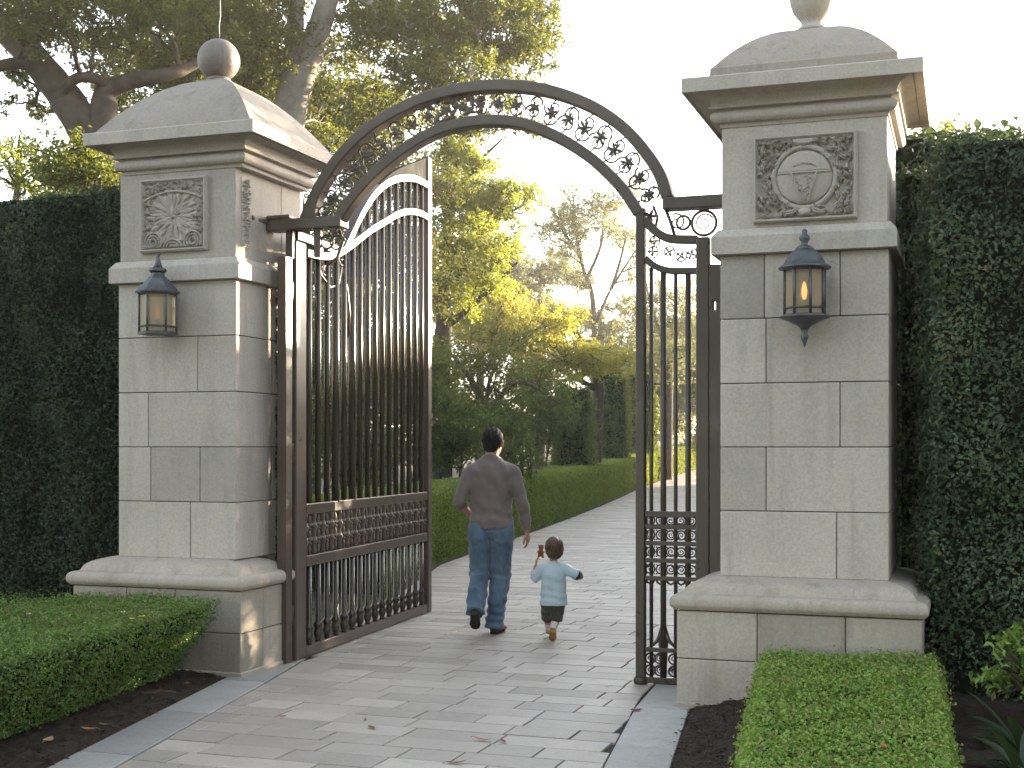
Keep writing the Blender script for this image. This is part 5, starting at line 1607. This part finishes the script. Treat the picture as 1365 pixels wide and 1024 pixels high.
# strap leaved plants at the lower right corner
def strap_plant(x, y, z, n, L, label, W=.035):
    t = thing('strap_plant', label, 'plant', (x, y, z), 0, 'strap leaved plants at the lower right')
    m = MB()
    for k in range(n):
        a = k * 2.4 + random.uniform(-.3, .3); lean = random.uniform(.35, 1.15); Lk = L * random.uniform(.75, 1.15); v = []; f = []
        px_, pz = .02, 0; th = 1.35 - lean * .35
        ns = 9
        for i in range(ns):
            t_ = i / (ns - 1); w_ = W * (math.sin(pi * (t_ * .82 + .16)) ** .7) * (1 if t_ < .98 else .1)
            ca, sa = math.cos(a), math.sin(a)
            v += [(px_ * ca - -w_ * sa, px_ * sa + -w_ * ca, pz + w_ * .35), (px_ * ca, px_ * sa, pz), (px_ * ca - w_ * sa, px_ * sa + w_ * ca, pz + w_ * .35)]
            th -= lean * .17; px_ += Lk / ns * math.cos(th); pz += Lk / ns * math.sin(th)
            if i:
                q, r_ = 3 * i - 3, 3 * i
                f += [(q, r_, r_ + 1, q + 1), (q + 1, r_ + 1, r_ + 2, q + 2)]
        m.add(v, f, 0, True, tint=random.uniform(.1, .85))
    m.build('foliage', M['strap'], t)


strap_plant(3.50, -1.62, .06, 15, .40, 'dark strap leaved plant at the foot of the tall right hedge')
strap_plant(3.52, -1.05, .06, 14, .42, 'dark strap leaved plant cut by the right picture edge')
cl = [(np.array([3.62, -.45, .42]) + rnd_unit(1)[0] * np.array([.20, .16, .22]), .16) for _ in range(14)]
tree('small_shrub', 'light green small leaved shrub at the right picture edge', [[((3.62, -.45, .05), .02), ((3.62, -.45, .25), .015), ((3.64, -.45, .5), .006)]], cl, M['box_light'], M['bark_dark'], 4200, .045, cat='shrub', sides=6)
# right side of the path: hidden by the pillar, planting added to shade the gateway
hedge('added_shade_hedge', 'tall clipped hedge added for shade along the right side of the path beside the urn topped pillar', [(2.3, 2.7), (3.7, 2.7), (3.7, 6.1), (2.3, 6.1)], 0, 3.95, 420, .10, M['ivy'], 'shade hedges added along the right side of the path', bump=.10, round_=.2, jitter=.06)
hedge('added_shade_hedge', 'long clipped hedge added for shade along the right side of the path further back', [(2.1, 10.6), (3.5, 10.6), (2.3, 22), (.9, 22)], 0, 3.65, 300, .12, M['ivy'], 'shade hedges added along the right side of the path', bump=.12, round_=.2, jitter=.08)
hedge('added_shade_hedge', 'highest clipped hedge added for shade along the right side of the path at the far end', [(.9, 22.2), (3.5, 22.2), (1.6, 46), (-1.0, 46)], 0, 6.3, 160, .16, M['ivy'], 'shade hedges added along the right side of the path', bump=.15, round_=.3, jitter=.1)
def added_shade_crown(lab, zlo, zhi, n, r, lp, ylo=6.8, yhi=9.4, x0=2.9):  # unseen crown added and shaped to shade bands of the left pillar
    cl = [(np.array([rng.uniform(x0 - .3, x0 + .3), rng.uniform(ylo, yhi), rng.uniform(zlo, zhi)]), r * rng.uniform(.8, 1.2)) for _ in range(n)]
    tree('added_shade_crown', lab, [[((x0, (ylo + yhi) / 2, -.05), .08), ((x0, (ylo + yhi) / 2, 1.5), .06), ((x0, (ylo + yhi) / 2 + .1, zhi - .3), .03)]], cl, M['oak'], M['bark_dark'], lp, .09, cat='shrub', twig=False)
hedge('added_shade_hedge', 'thin added shade hedge with openings cut to let sun reach the walkers along the right side of the path', [(2.8, 6.05), (3.0, 6.05), (3.0, 10.75), (2.8, 10.75)], 0, 3.72, 620, .10, M['ivy'], 'shade hedges added along the right side of the path', bump=.04, round_=.05, jitter=.03, cores=False,
      fade=lambda P: np.where((P[:, 1] > 8.42) & (P[:, 1] < 9.30) & (P[:, 2] > 2.35) & (P[:, 2] < 2.98), .0, 1.0) * np.where((P[:, 1] > 7.22) & (P[:, 1] < 7.74) & (P[:, 2] > 1.50) & (P[:, 2] < 1.92), .0, 1.0))  # openings cut so sun reaches the man and the toddler
added_shade_crown('open crown added to thin the sun on the left pillar cap high above the gap between the clipped hedges', 4.9, 5.45, 12, .32, 800, 6.35, 7.6, 2.05)
added_shade_crown('flat crown added to shade the left pillar frieze above the gap between the clipped hedges', 4.62, 5.02, 34, .30, 1500, 7.3, 9.3)
# big trees added unseen behind the camera to dim the sky light on the gate fronts
for k, (x, y, lab) in enumerate([(-7.5, -15.5, 'broad added shade tree left of the lane behind the viewer'), (2.5, -18.0, 'broad added shade tree at the middle of the lane behind the viewer'), (11.5, -14.0, 'broad added shade tree right of the lane behind the viewer')]):
    cl = []
    while len(cl) < 60:
        q = rng.uniform(-1, 1, 3)
        if q @ q > 1: continue
        cl.append((np.array([x + q[0] * 5.0, y + q[1] * 3.2, 6.2 + q[2] * 4.8]), 1.3 * rng.uniform(.8, 1.2)))
    tree('added_shade_tree', lab, [[((x, y, -.05), .4), ((x + .1, y, 2.0), .34), ((x, y + .1, 5.0), .22), ((x, y, 9.0), .08)]], cl, M['oak'], M['bark_dark'], 260, .30, 'added shade trees behind the viewer', twig=False)

# ------------------------------------------------------------------ evening haze
hm = MB(); hm.box(-92, 92, -42, 132, -1.5, 17.5)
m_, nt_, out_ = new_mat('evening haze')
vol = nt_.nodes.new('ShaderNodeVolumePrincipled'); vol.inputs['Color'].default_value = (1.0, .93, .82, 1); vol.inputs['Density'].default_value = .0010; vol.inputs['Anisotropy'].default_value = .6
nt_.links.new(vol.outputs[0], out_.inputs['Volume'])
tag(hm.build('haze', m_), 'thin pale evening haze hanging in the air of the garden', 'haze', kind='stuff')
